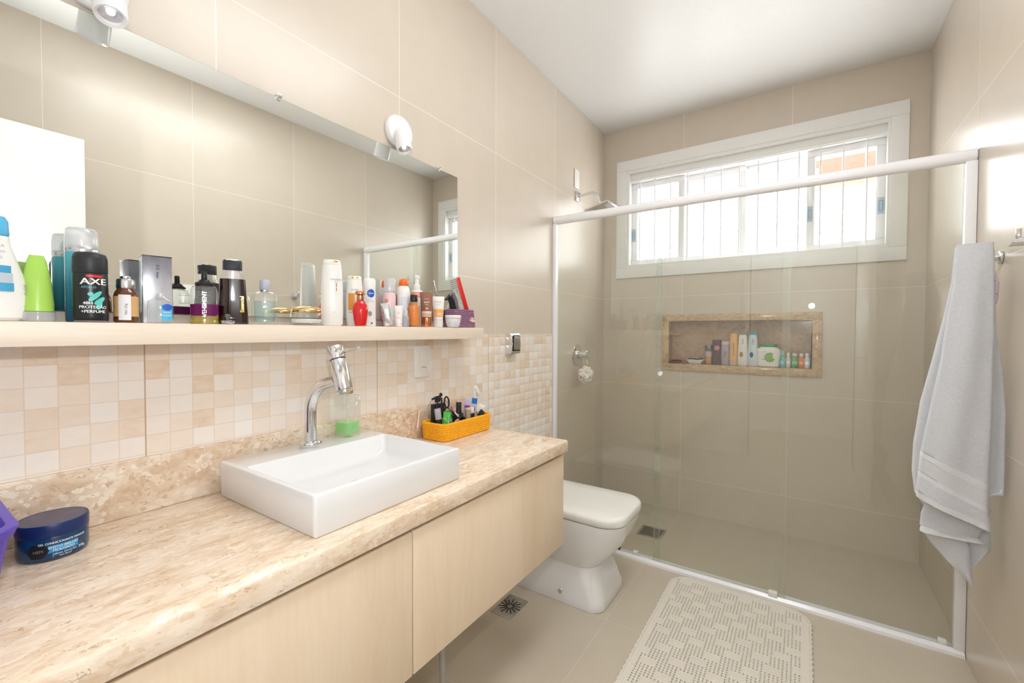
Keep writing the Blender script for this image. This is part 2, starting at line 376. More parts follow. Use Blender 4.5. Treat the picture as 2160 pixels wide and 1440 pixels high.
# ================================================================== THE SETTING
FY = -0.30                                        # front wall (behind the camera) with the doorway
struct('floor', MB().box(-0.15, W + 0.15, -1.75, D + 0.25, -0.1, 0.0), M_FL)
struct('ceiling', MB().box(-0.15, W + 0.15, -1.75, D + 0.25, H, H + 0.1), M_CEIL)
struct('wall_left', MB().box(-0.12, 0.0, -1.75, D + 0.12, 0, H), M_WL)
struct('wall_right', MB().box(W, W + 0.12, -1.75, D + 0.12, 0, H), M_WR)
mb = MB()
WX0, WX1, WZ0, WZ1 = 0.165, 1.600, 1.650, 2.335   # window opening
NX0, NX1, NZ0, NZ1 = 0.468, 1.264, 0.992, 1.271   # niche opening
def wall_with_holes(mb, x0, x1, z0, z1, y0, y1, holes):
    xs = sorted({x0, x1, *[h[0] for h in holes], *[h[1] for h in holes]}); zs = sorted({z0, z1, *[h[2] for h in holes], *[h[3] for h in holes]})
    for i in range(len(xs) - 1):
        for j in range(len(zs) - 1):
            cx, cz = (xs[i] + xs[i + 1]) / 2, (zs[j] + zs[j + 1]) / 2
            if any(h[0] < cx < h[1] and h[2] < cz < h[3] for h in holes): continue
            mb.box(xs[i], xs[i + 1], y0, y1, zs[j], zs[j + 1])
wall_with_holes(mb, 0, W, 0, H, D, D + 0.17, [(WX0, WX1, WZ0, WZ1), (NX0 - .02, NX1 + .02, NZ0 - .02, NZ1 + .02)])
struct('wall_back', mb, M_WB)
mb = MB(); wall_with_holes(mb, 0, W, 0, H, FY - 0.12, FY, [(0.78, 1.60, 0, 2.1)]); struct('wall_front', mb, M_WHITEP)
struct('wall_hall', MB().box(0, W, -1.75, -1.65, 0, H), M_WHITEP)
# mosaic band on the left wall
struct('trim_1', MB().box(0.0, 0.006, FY, 2.243, 0.0, 1.1865), M_MOSAIC)

# window: casing, frame, sashes, bars
win = bpy.data.objects.new('window_1', None); COL.objects.link(win); win.location = (0.88, D, 1.65); win['kind'] = 'structure'
def frame(mb, x0, x1, z0, z1, y0, y1, wd, b=0.002):
    mb.box(x0, x1, y0, y1, z1 - wd, z1, b); mb.box(x0, x1, y0, y1, z0, z0 + wd, b)
    mb.box(x0, x0 + wd, y0, y1, z0 + wd, z1 - wd, b); mb.box(x1 - wd, x1, y0, y1, z0 + wd, z1 - wd, b)
mb = MB(); frame(mb, 0.096, 1.661, 1.580, 2.405, D - 0.014, D, 0.072, 0.003); struct('window_casing', mb, M_WHITEP, win)
mb = MB(); frame(mb, WX0 + .001, WX1 - .001, WZ0 + .001, WZ1 - .001, D - 0.006, D + 0.165, 0.022, 0.002)
mb.box(WX0 + .022, WX1 - .022, D + 0.02, D + 0.16, 2.255, WZ1 - .022, .002); mb.box(WX0 + .022, WX1 - .022, D + 0.012, D + 0.05, 2.262, 2.268)
struct('window_frame', mb, M_WHITEP, win)
SZ0, SZ1 = 1.672, 2.255
for i, (x0, x1, y) in enumerate(((0.187, 0.545, D + .055), (0.524, 0.905, D + .09), (0.865, 1.262, D + .122), (1.225, 1.578, D + .055))):
    mb = MB(); frame(mb, x0, x1, SZ0, SZ1, y, y + .028, 0.040, 0.003)
    s_ = struct('sash', mb, M_ALU, win)
    struct('pane', MB().box(x0 + .038, x1 - .038, y + .012, y + .016, SZ0 + .038, SZ1 - .038), M_PANE, s_)
for x, y in ((0.203, D + .055), (1.242, D + .055), (1.560, D + .055)):
    l_ = obj('latch', MB().box(x - .014, x + .014, y - .004, y, 1.845, 1.935, .003), plain('blue_grey_latch', C(178, 196, 212), .35), win)
    pts = [(x + .0075 * math.cos(t), y - .0045, 1.89 + math.copysign(.02, math.sin(t) + 1e-9) + .0075 * math.sin(t)) for t in [2 * PI * i / 24 for i in range(24)]]
    obj('latch_recess', MB().tube(pts, .0018, 6, True), plain('latch_line', C(120, 150, 180), .4), l_)
for x in (0.252, 0.355, 0.459, 0.570, 0.671, 0.772, 0.875, 0.978, 1.080, 1.186, 1.290, 1.394, 1.497):
    obj('window_bar', MB().cyl((x, D + .032, SZ0 - .002), (x, D + .032, 2.258), .0042, 10), M_ALU, win)
# the neighbour's eave and wall outside
mb = MB().box(1.262, 3.2, 4.3, 4.75, 2.46, 2.585, .01); 
tag(obj('neighbouring_eave', mb, plain('terracotta_soffit', C(120, 86, 72), .8, noise_amt=.1)), 'terracotta coloured eave of a neighbouring roof, seen through the right window pane', 'roof')

# doorway and the open door behind the camera
mb = MB(); mb.box(0.72, 0.78, FY - .13, FY + .015, 0, 2.16, .003); mb.box(1.60, 1.66, FY - .13, FY + .015, 0, 2.16, .003); mb.box(0.78, 1.60, FY - .13, FY + .015, 2.10, 2.16, .003)
struct('trim_2', mb, M_WHITEP)
dr = bpy.data.objects.new('door_1', None); COL.objects.link(dr); dr.location = (1.62, -0.26, 0); dr['kind'] = 'structure'
struct('door_leaf', MB().box(1.60, 1.636, -0.235, 0.593, 0.008, 2.087, .002), M_WHITEP, dr)
hd = MB().cyl((1.60, 0.53, 1.02), (1.592, 0.53, 1.02), .024, 24); hd.tube([(1.595, .53, 1.02), (1.56, .53, 1.02), (1.55, .52, 1.02), (1.55, .42, 1.02)], .009, 10)
hd.box(1.594, 1.60, .512, .548, .90, .94, .002)
obj('door_handle', hd, M_STEEL, dr)

# ================================================================== SHOWER
# niche: stone-lined recess with a face frame
nch = thing('shower_niche', 'travertine framed recess in the back wall of the shower, holding bottles', 'niche', (0.867, D, 0.946))
mb = MB(); frame(mb, 0.425, 1.311, 0.946, 1.319, D - .014, D, 0.0445, .002); obj('niche_frame', mb, M_NICHE, nch)
mb = MB(); mb.box(NX0 - .018, NX1 + .018, D + .085, D + .10, NZ0 - .018, NZ1 + .018)
mb.box(NX0 - .018, NX1 + .018, D + .0, D + .085, NZ0 - .018, NZ0); mb.box(NX0 - .018, NX1 + .018, D + .0, D + .085, NZ1, NZ1 + .018)
mb.box(NX0 - .018, NX0, D + .0, D + .085, NZ0, NZ1); mb.box(NX1, NX1 + .018, D + .0, D + .085, NZ0, NZ1)
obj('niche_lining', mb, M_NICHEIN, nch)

# screen
sc = thing('shower_screen', 'clear glass shower screen with white rail and track, across the room', 'shower screen', (0.87, YR, 0))
mb = MB().lathe([(0.020, 0.0), (0.024, .003), (0.024, W - .006), (0.020, W - .003)], T=Matrix.Translation((0.0015, YR, 1.846)) @ Matrix.Rotation(PI / 2, 4, 'Y'), n=28, sx=1.0, sy=.8)
obj('top_rail', mb, M_ALU, sc)
mb = MB(); mb.loft([[(x, YR + a, b) for a, b in ((-.026, 0), (-.024, .012), (-.012, .022), (-.006, .022), (-.006, .010), (.010, .010), (.010, .022), (.02, .022), (.022, 0))] for x in (.002, W - .002)], smooth=False)
obj('bottom_track', mb, M_ALU, sc)
obj('wall_profile', MB().box(0.001, 0.022, YR - .016, YR + .018, .022, 1.825, .002), M_ALU, sc)
obj('wall_profile', MB().box(W - .032, W - .001, YR - .016, YR + .018, .022, 1.825, .002), M_ALU, sc)
def glass_panel(name, x0, x1, y, parent):
    mb = MB(); z0, z1 = .014, 1.828; t = .004
    mb.add([(x0, y - t, z0), (x1, y - t, z0), (x1, y - t, z1), (x0, y - t, z1)], [(0, 1, 2, 3)], mi=0)
    mb.add([(x0, y + t, z0), (x1, y + t, z0), (x1, y + t, z1), (x0, y + t, z1)], [(3, 2, 1, 0)], mi=0)
    for x in (x0, x1): mb.add([(x, y - t, z0), (x, y + t, z0), (x, y + t, z1), (x, y - t, z1)], [(0, 1, 2, 3)], mi=1)
    mb.add([(x0, y - t, z1), (x1, y - t, z1), (x1, y + t, z1), (x0, y + t, z1)], [(0, 1, 2, 3)], mi=1)
    return obj(name, mb, [M_GLASS, M_GEDGE], parent)
glass_panel('glass_panel', 0.020, 0.622, YR + .009, sc)
glass_panel('glass_panel', 1.145, W - .028, YR + .009, sc)
for x in (0.50, 1.68): obj('glass_clip', MB().box(x - .012, x + .012, YR - .004, YR + .016, .018, .038, .002), M_SEAT, sc)
dd = thing('shower_door', 'sliding clear glass door panel with white knob, middle of the shower screen', 'shower door', (0.89, YR, .014))
g = glass_panel('glass_panel', 0.598, 1.176, YR - .008, dd)
obj('door_knob', MB().lathe([(.006, 0), (.006, .010), (.012, .013), (.0125, .022), (.010, .026), (.003, .027)], T=Matrix.Translation((.628, YR - .0125, .990)) @ Matrix.Rotation(PI / 2, 4, 'X'), n=20), M_WPL, dd)
obj('door_guide', MB().box(1.110, 1.145, YR - .020, YR + .003, .020, .042, .002), M_SEAT, dd)

# shower head
sh = thing('overhead_shower', 'chrome shower arm with square tilted head on left shower wall', 'shower head', (0.0, 2.57, 2.065))
obj('wall_plate', MB().box(0.001, .012, 2.545, 2.595, 2.035, 2.095, .002), M_CHROME, sh)
pts = [(0.01, 2.57, 2.068), (0.10, 2.57, 2.074)] + [(0.10 + .05 * math.sin(t), 2.57, 2.024 + .05 * math.cos(t)) for t in [PI / 2 * i / 6 * 1.05 for i in range(1, 7)]] + [(0.158, 2.57, 1.998)]
obj('shower_arm', MB().tube(pts, .0095, 14), M_CHROME, sh)
T = Matrix.Translation((0.165, 2.57, 1.966)) @ Matrix.Rotation(math.radians(-14), 4, 'Y')
mb = MB(); mb.loft([[T @ Vector(p) for p in rring(-a, a, -a, a, .004, z)] for a, z in ((.018, .030), (.03, .022), (.078, .006), (.080, .003), (.080, -.004), (.074, -.006))])
mb.cyl(T @ Vector((0, 0, .028)), T @ Vector((0, 0, .045)), .014, 16)
obj('spray_head', mb, M_CHROME, sh)
tag(obj('blank_wall_plate', MB().box(0.001, .008, 2.528, 2.594, 2.113, 2.233, .006), M_WPL), 'blank white wall plate above the shower head', 'wall plate')
# valve
T = Matrix.Translation((0, 2.582, 1.052)) @ Matrix.Rotation(PI / 2, 4, 'Y')
vl = thing('shower_valve', 'round chrome mixer valve on left wall inside the shower', 'valve', (0, 2.582, 1.052))
obj('valve_plate', MB().lathe([(.066, .001), (.066, .006), (.060, .010), (.03, .012)], T=T, n=40), M_CHROME, vl)
obj('valve_knob', MB().lathe([(.026, .010), (.026, .050), (.030, .053), (.030, .078), (.027, .081)], T=T, n=30), M_CHROME, vl)
obj('valve_lever', MB().tube([(.068, 2.582, 1.028), (.072, 2.582, 1.01), (.078, 2.582, .996)], .004, 8), M_CHROME, vl)
# bath puff
lf = thing('bath_puff', 'white net bath puff with pink dots hanging from the shower valve', 'bath puff', (.060, 2.56, .93))
bm = bmesh.new(); bmesh.ops.create_icosphere(bm, subdivisions=5, radius=1)
for v in bm.verts:
    d = v.co.normalized(); r = .046 + .016 * noise.noise(d * 1.7 + Vector((3, 1, 0))) + .010 * abs(noise.noise(d * 3.4)) + .003 * math.sin(14 * noise.noise(d * 2.2))
    v.co = Vector((.072 + d.x * r * .9, 2.56 + d.y * r * 1.05, .928 + d.z * r * 1.05))
mb = MB(); mb.bm(bm)
k = N('puff_net'); P, q = k.pos(); vo = k.n('ShaderNodeTexVoronoi'); vo.inputs['Scale'].default_value = 24; k.L(P, vo.inputs['Vector'])
k.col(k.mix(k.math('LESS_THAN', vo.outputs['Distance'], .22), C(240, 236, 230), C(226, 158, 150))); k.p.inputs['Roughness'].default_value = .8
obj('net', mb, k.m, lf)
obj('cord', MB().tube([(.050, 2.582, 1.079), (.055, 2.563, 1.05), (.062, 2.556, 1.01), (.068, 2.558, .97)], .0015, 6), M_WPL, lf)

# drains
def grate(name, label, x0, x1, y0, y1, radial=False):
    g = thing(name, label, 'drain', ((x0 + x1) / 2, (y0 + y1) / 2, 0))
    obj('drain_frame', MB().box(x0, x1, y0, y1, 0.0002, .002, .0006), M_STEEL, g)
    mb = MB(); cx, cy = (x0 + x1) / 2, (y0 + y1) / 2
    if radial:
        for i in range(14):
            a = 2 * PI * i / 14; T = Matrix.Translation((cx, cy, 0)) @ Matrix.Rotation(a, 4, 'Z')
            mb.box(.012, .046 if i % 2 else .052, -.0022, .0022, .0021, .0026, T=T)
    else:
        for i in range(12):
            x = x0 + .018 + (x1 - x0 - .036) * i / 11; mb.box(x - .0025, x + .0025, y0 + .014, y1 - .014, .0021, .0026)
    obj('drain_slots', mb, M_DARK, g)
grate('shower_drain', 'slotted steel drain in the shower floor behind the toilet', .412, .556, 2.545, 2.69)
grate('floor_drain', 'square steel floor drain with radial slots below the cabinet edge', .128, .228, 1.480, 1.630, True)

# ================================================================== RIGHT WALL: hooks, towel
def robe_hook(label, y, z):
    h = thing('robe_hook', label, 'hook', (W, y, z), 'robe hooks on the right wall')
    obj('wall_plate', MB().cyl((W - .001, y, z), (W - .008, y, z), .021, 28, bev=.002), M_CHROME, h)
    mb = MB(); n = 20; rings = []
    for i, (x, sl) in enumerate(((W - .006, 0), (1.674, 1))):
        rings.append([(x - (sl * .010 * (1 - math.sin(2 * PI * j / n)) - .010 * sl), y + .011 * math.cos(2 * PI * j / n), z + .011 * math.sin(2 * PI * j / n)) for j in range(n)])
    mb.loft(rings); obj('rod', mb, M_CHROME, h)
    obj('peg', MB().cyl((1.684, y, z + .008), (1.684, y, z + .034), .0055, 14, bev=.001), M_CHROME, h)
robe_hook('empty chrome robe hook on the right wall, nearer the camera than the towel', 1.672, 1.437)
robe_hook('chrome robe hook on the right wall carrying the grey towel', 2.0, 1.438)

def towel_mat():
    k = N('grey_terry'); P, q = k.pos()
    f = k.noise(P, 900, 2, .6); g_ = k.noise(P, 160, 3)
    k.col(k.ramp(k.math('ADD', k.math('MULTIPLY', f, .6), k.math('MULTIPLY', g_, .4)), [(.3, C(208, 211, 217)), (.7, C(230, 232, 237))]))
    k.p.inputs['Roughness'].default_value = .95; k.p.inputs['Specular IOR Level'].default_value = .1
    try: k.p.inputs['Sheen Weight'].default_value = .3
    except Exception: pass
    k.bump(k.math('ADD', f, k.math('MULTIPLY', g_, .5)), .0025, .8); return k.m
M_TERRY = towel_mat()
M_BAND = plain('towel_woven_band', C(216, 218, 221), .8, noise_amt=.05)
def band_mat():
    k = N('towel_herringbone'); P, q = k.pos()
    wv = k.math('SINE', k.math('ADD', k.math('MULTIPLY', q[0], 1400), k.math('MULTIPLY', q[2], 1500)))
    w2 = k.math('SINE', k.math('SUBTRACT', k.math('MULTIPLY', q[2], 900), k.math('MULTIPLY', q[0], 500)))
    k.col(k.ramp(k.math('ADD', k.math('MULTIPLY', wv, .3), k.math('ADD', k.math('MULTIPLY', w2, .2), .5)), [(.2, C(190, 193, 198)), (.8, C(222, 224, 227))]))
    k.p.inputs['Roughness'].default_value = .85; return k.m
M_HERR = band_mat()
def lerp_poly(P_, t):
    n = len(P_) - 1; i = min(int(t * n), n - 1); f = t * n - i; a, b = P_[i], P_[i + 1]
    return tuple(a[k] * (1 - f) + b[k] * f for k in range(len(a)))
def sheet(Lp, Rp, y, thick, fold=0.006, nf=3.0, ph=0.0, rows=56, cols=26, bulge=0.02, seed=0, top=0.0, flat=False):
    """closed thick cloth between a left and a right outline in x,z, hanging at depth y"""
    F = []; B = []
    for i in range(rows + 1):
        t = i / rows; a = lerp_poly(Lp, t); b = lerp_poly(Rp, t); fr = []; br = []; t = 1.0 if flat else t
        for j in range(cols + 1):
            s_ = j / cols; x = a[0] * (1 - s_) + b[0] * s_; z = a[1] * (1 - s_) + b[1] * s_
            edge = math.sqrt(max(0, 1 - (2 * s_ - 1) ** 2)); e2 = min(1, edge * 2.2)
            d = fold * math.sin(nf * 2 * PI * s_ + ph + 1.5 * t) * min(1, t * 3) + .004 * noise.noise(Vector((x * 14, z * 9, seed)))
            yy = y - bulge * edge * min(1, .35 + t) + d + top * max(0, 1 - t * 9) ** 2
            fr.append((x, yy - thick * .5 * e2, z)); br.append((x, yy + thick * .5 * e2, z))
        F.append(fr); B.append(br)
    rings = [f + list(reversed(b)) for f, b in zip(F, B)]
    return rings
tw = thing('bath_towel', 'pale grey terry bath towel hanging from a hook on the right wall', 'towel', (1.63, 1.86, .42))
A_L = [(1.607, 1.470), (1.601, 1.364), (1.586, 1.262), (1.561, 1.114), (1.535, .977), (1.521, .838), (1.519, .746), (1.527, .675), (1.553, .628)]
B_L = [(1.600, 1.470), (1.596, 1.345), (1.585, 1.260), (1.572, 1.117), (1.551, .971), (1.530, .821)]
B_R = [(1.680, 1.470), (1.684, 1.340), (1.686, 1.204), (1.686, 1.067), (1.686, .929), (1.683, .745)]
C_R = [(1.688, 1.454), (1.691, 1.342), (1.698, 1.204), (1.713, 1.094), (1.722, .956), (1.728, .847), (1.731, .755), (1.722, .715)]
def slab(name, Lp, Rp, y, th, m, par, **kw):
    mv = lambda P_: [(min(x_ + .011, 1.7335), z_) for x_, z_ in P_]
    return obj(name, MB().loft(sheet(mv(Lp), mv(Rp), y + .05, th, **kw)), m, par, 80)
slab('rear_fold', A_L, [(x - .012, z) for x, z in [(1.68, 1.470), (1.684, 1.36), (1.69, 1.26), (1.69, 1.11), (1.69, .98), (1.69, .84), (1.69, .75), (1.69, .67), (1.69, .60)]], 1.880, .026, M_TERRY, tw, nf=1.5, seed=1, bulge=.018)
slab('side_fold', [(1.650, 1.455), (1.655, 1.34), (1.655, 1.2), (1.66, 1.09), (1.665, .95), (1.668, .85), (1.668, .76), (1.672, .70)], C_R, 1.862, .024, M_TERRY, tw, nf=1.0, ph=2, seed=2, bulge=.014)
kw = dict(nf=1.3, ph=.6, bulge=.024, fold=.005, seed=3)
slab('front_fold', B_L, B_R, 1.830, .020, M_TERRY, tw, **kw)
def strip(nm, l0, l1, r0, r1, m, th):
    return slab(nm, [l0, l1], [r0, r1], 1.8295, th, m, tw, rows=8, nf=1.3, ph=.6, bulge=.024, fold=.005, seed=3, flat=True)
L0, L1, L2, L3, L4, L5, L6 = (1.530, .823), (1.529, .806), (1.526, .760), (1.525, .745), (1.521, .697), (1.521, .680), (1.523, .675)
R0, R1, R2, R3, R4, R5, R6 = (1.683, .748), (1.683, .726), (1.684, .676), (1.684, .661), (1.689, .628), (1.690, .610), (1.690, .606)
strip('woven_border', L0, L1, R0, R1, M_BAND, .020); strip('woven_border', L1, L2, R1, R2, M_HERR, .019); strip('woven_border', L2, L3, R2, R3, M_BAND, .020)
strip('lower_border', L3, L4, R3, R4, M_TERRY, .023); strip('hem', L4, L6, R4, R6, M_BAND, .021)
slab('inner_fold', [(1.552, .66), (1.542, .613), (1.540, .572)], [(1.700, .66), (1.690, .60), (1.675, .560)], 1.868, .018, M_TERRY, tw, rows=14, nf=1, seed=5, bulge=.012)
slab('inner_hem', [(1.540, .572), (1.538, .556)], [(1.675, .568), (1.690, .556)], 1.862, .018, M_BAND, tw, rows=4, nf=1, fold=0, seed=5, bulge=.014)
slab('tail', [(1.542, .560), (1.571, .515), (1.610, .466), (1.650, .425), (1.662, .408)], [(1.652, .56), (1.660, .52), (1.664, .466), (1.665, .43), (1.664, .405)], 1.878, .016, M_TERRY, tw, rows=20, nf=1, seed=6, bulge=.01)
slab('tail', [(1.650, .62), (1.655, .55), (1.662, .49), (1.664, .470)], [(1.704, .62), (1.708, .56), (1.710, .526), (1.672, .474)], 1.895, .016, M_TERRY, tw, rows=16, nf=1, seed=7, bulge=.008)
mb = MB(); mb.tube([(1.684, 1.893, .706), (1.700, 1.889, .712), (1.722, 1.893, .719), (1.7305, 1.902, .745)], .0035, 8)
obj('hem', mb, M_BAND, tw)
# floral cloth behind the towel
k = N('pink_floral'); P, q = k.pos(); vo = k.n('ShaderNodeTexVoronoi'); vo.inputs['Scale'].default_value = 95; k.L(P, vo.inputs['Vector'])
k.col(k.mix(k.math('LESS_THAN', vo.outputs['Distance'], .26), C(226, 212, 224), C(196, 110, 128))); k.p.inputs['Roughness'].default_value = .9
fl = MB().loft(sheet([(1.695, 1.40), (1.69, 1.35), (1.69, 1.30), (1.695, 1.26)], [(1.706, 1.40), (1.719, 1.35), (1.718, 1.30), (1.700, 1.255)], 1.935, .014, rows=20, cols=10, nf=1, bulge=.006, seed=9))
tag(obj('floral_cloth', fl, k.m), 'small pink floral cloth tucked behind the grey towel', 'cloth')
# switch plate seen only in the mirror
sp = thing('switch_panel', 'white switch panel on the right wall, seen in the mirror', 'switch', (W, 1.028, 1.37))
obj('panel_plate', MB().box(W - .010, W - .001, .972, 1.085, 1.285, 1.462, .005), M_WPL, sp)
for z in (1.33, 1.374, 1.418): obj('rocker', MB().box(W - .014, W - .009, .998, 1.058, z - .019, z + .019, .002), M_SEAT, sp)

# ================================================================== MIRROR, SHELF, SPOTS
mr = thing('wall_mirror', 'large frameless mirror on the left wall above the shelf', 'mirror', (0.004, .5, 1.238))
mb = MB().box(0.006, 0.0105, FY + .02, 1.400, 1.238, 1.8435, mi=1)
mb.add([(.0108, FY + .0205, 1.2385), (.0108, 1.3995, 1.2385), (.0108, 1.3995, 1.843), (.0108, FY + .0205, 1.843)], [(0, 1, 2, 3)], mi=0)
obj('mirror_plate', mb, [M_MIRROR, plain('mirror_edge', C(96, 104, 98), .2)], mr)
for y, z in ((.652, 1.843), (1.284, 1.843), (.02, 1.843)):
    mb = MB().cyl((.001, y, z + .004), (.016, y, z + .004), .008, 20, bev=.001); mb.cyl((.016, y, z + .004), (.022, y, z + .004), .0055, 16, bev=.001)
    mb.box(.0112, .0145, y - .004, y + .004, z - .008, z + .004, .0008)
    obj('mirror_clip', mb, M_CHROME, mr)
shelf = MB().box(0.001, 0.124, FY + .01, 1.434, 1.171, 1.2145, .0012)
tag(obj('wall_shelf', shelf, M_SHELF), 'long pale wood shelf under the mirror, crowded with toiletries', 'shelf')
SH = 1.2150                                       # shelf top

def spot(label, y, po):
    t = thing('wall_spotlight', label, 'spotlight', (0, y + po, 1.91), 'white spotlights above the mirror')
    obj('wall_plate', MB().lathe([(.057, .001), (.0585, .006), (.0575, .016), (.053, .021)], T=Matrix.Translation((0, y + po, 1.912)) @ Matrix.Rotation(PI / 2, 4, 'Y'), n=48), M_ALU, t)
    a, b = Vector((.052, y + .003, 1.884)), Vector((.073, y - .001, 1.822)); d = (b - a).normalized()
    obj('arm', MB().tube([(.015, y + po * .5, 1.905), (.03, y + po * .35, 1.902), (.045, y + .006, 1.886)], .011, 14), M_ALU, t)
    h = d.cross(Vector((0, 1, 0))).normalized(); v = d.cross(h); n = 36
    prof = [(-.004, .020), (-.001, .025), (.004, .0265), ((b - a).length - .002, .0268), ((b - a).length, .0255), ((b - a).length - .003, .0205), ((b - a).length - .008, .0195)]
    rings = [[a + d * s_ + (h * math.cos(2 * PI * j / n) + v * math.sin(2 * PI * j / n)) * r for j in range(n)] for s_, r in prof]
    obj('housing', MB().loft(rings, True, False), M_ALU, t)
    L_ = (b - a).length
    prof = [(L_ - .008, .0195), (L_ - .013, .012), (L_ - .014, .0075)]
    rings = [[a + d * s_ + (h * math.cos(2 * PI * j / n) + v * math.sin(2 * PI * j / n)) * r for j in range(n)] for s_, r in prof]
    k_ = plain('lamp_reflector', C(214, 214, 224), .25, .7)
    lamp = obj('lamp_reflector', MB().loft(rings, False, True), k_, t)
    ea = N('lamp_lens') if 'lamp_lens' not in MATS else None
    if ea:
        ea.p.inputs['Emission Color'].default_value = (1, .98, .95, 1); ea.p.inputs['Emission Strength'].default_value = 1.0; ea.col(C(235, 235, 240)); MATS['lamp_lens'] = ea.m  # faint glow stands in for the white reflection on an unlit lens
    obj('lens', MB().lathe([(.0075, 0), (.0068, .004), (.004, .0065), (.001, .0072)], T=Matrix.LocRotScale(a + d * (L_ - .014), d.to_track_quat('Z', 'Y'), None), n=20), MATS['lamp_lens'], lamp)
spot('white swivel spotlight above the mirror, nearer to the camera at top left', .287, -.012)
spot('white swivel spotlight above the far end of the mirror', 1.054, .030)

# ================================================================== VANITY
CT, CE, CF = 0.797, 1.456, 0.503                  # counter top, end, front edge
tag(obj('vanity_counter', (lambda m: (m.loft([[(x, y, z) for x, z in ((0.0065, CT - .044), (CF - .006, CT - .044), (CF - .001, CT - .041), (CF, CT - .034), (CF, CT - .007), (CF - .002, CT - .002), (CF - .007, CT), (0.0065, CT))] for y in (FY + .01, CE - .003, CE)], smooth=True), m)[1])(MB()), M_STONE), 'polished beige travertine counter with thick front edge', 'counter')
tag(obj('stone_upstand', MB().box(0.0065, .022, FY + .01, 1.440, CT + .0005, .9185, .0015), M_STONEB), 'low travertine upstand between the counter and the mosaic wall', 'upstand')
cb = thing('vanity_cabinet', 'wall-hung pale maple cabinet under the travertine counter', 'cabinet', (.25, .6, .405))
CFX = .489
mb = MB(); mb.box(0.007, CFX - .020, FY + .02, 1.432, .409, .738); mb.box(0.007, CFX - .045, FY + .02, 1.432, .738, .752); obj('cabinet_body', mb, M_CARC, cb)
obj('side_panel', MB().box(0.007, CFX - .019, 1.432, 1.450, .407, .752, .001), M_MAPLE, cb)
for y0, y1, nm in ((FY + .02, -.0585, 0), (-.055, .6935, 1), (.6975, 1.450, 2)):
    obj('cabinet_door', MB().box(CFX - .018, CFX, y0, y1, .4055, .7412, .0012), M_MAPLE, cb)
tag(obj('drain_hose', MB().tube([(.33, .965, .405), (.33, .962, .25), (.332, .965, .1), (.30, .97, .02), (.2, .98, .012), (0.03, 1.0, .03)], .009, 12), plain('grey_hose', C(176, 174, 168), .5)), 'grey flexible hose dropping to the floor beneath the cabinet', 'hose')

# basin
bs = thing('vessel_basin', 'white rectangular vessel basin standing on the travertine counter', 'basin', (.26, .69, CT))
X0, X1, Y0, Y1, ZB, ZT = .050, .452, .478, .906, CT + .001, .8825
rg = [rring(X0 + .004, X1 - .004, Y0 + .004, Y1 - .004, .006, ZB), rring(X0 + .001, X1 - .001, Y0 + .001, Y1 - .001, .008, ZB + .004), rring(X0, X1, Y0, Y1, .008, ZT - .005), rring(X0 + .0015, X1 - .0015, Y0 + .0015, Y1 - .0015, .008, ZT - .0012), rring(X0 + .005, X1 - .005, Y0 + .005, Y1 - .005, .007, ZT)]
ix0, ix1, iy0, iy1 = .152, X1 - .013, Y0 + .014, Y1 - .014
rg += [rring(ix0, ix1, iy0, iy1, .012, ZT), rring(ix0 + .003, ix1 - .002, iy0 + .002, iy1 - .002, .012, ZT - .004), rring(ix0 + .012, ix1 - .008, iy0 + .008, iy1 - .008, .02, ZT - .045), rring(ix0 + .03, ix1 - .025, iy0 + .025, iy1 - .025, .03, ZT - .062), rring(ix0 + .08, ix1 - .08, iy0 + .10, iy1 - .10, .03, ZT - .066)]
obj('basin_body', MB().loft(rg), M_CERAM, bs)
obj('basin_drain', MB().lathe([(.022, 0), (.023, .002), (.019, .004)], (.30, .69, ZT - .066), n=24), M_CHROME, bs)
# tap
tp = thing('basin_tap', 'chrome single-lever tap on the basin ledge', 'tap', (.098, .686, ZT))
tx, ty = .098, .686
obj('base_ring', MB().lathe([(.028, .0005), (.029, .002), (.029, .010), (.027, .013), (.02, .014)], (tx, ty, ZT), n=40), M_CHROME, tp)
pts = [(tx, ty, ZT + .012), (tx, ty, ZT + .06), (tx, ty, ZT + .095)]
for i in range(1, 11):
    t = PI / 2 * i / 10 * .88; pts.append((tx + .085 * (1 - math.cos(t)), ty + .012 * (1 - math.cos(t)), ZT + .095 + .085 * math.sin(t)))
pts.append((tx + .100, ty + .014, ZT + .186))
obj('neck', MB().tube(pts, [.0155] * (len(pts) - 1) + [.0135], 24), M_CHROME, tp)
a, b = Vector((.232, .700, 1.046)), Vector((.190, .700, 1.156)); d = (b - a).normalized()
obj('spout_body', MB().cyl(a, a + d * .082, .0215, 40, bev=.001), M_CHROME, tp)
obj('aerator', MB().cyl(a - d * .008, a + d * .002, .015, 28, bev=.001), M_STEEL, tp)
obj('gasket', MB().cyl(a + d * .0815, a + d * .0845, .0205, 32), M_DARK, tp)
hdl = obj('handle_cap', MB().cyl(a + d * .084, b + d * .001, .0215, 40, bev=.001), M_CHROME, tp)
obj('lever', MB().tube([(.205, .703, 1.139), (.235, .706, 1.150), (.277, .710, 1.157)], [.0055, .0042, .0038], 12), M_CHROME, hdl)
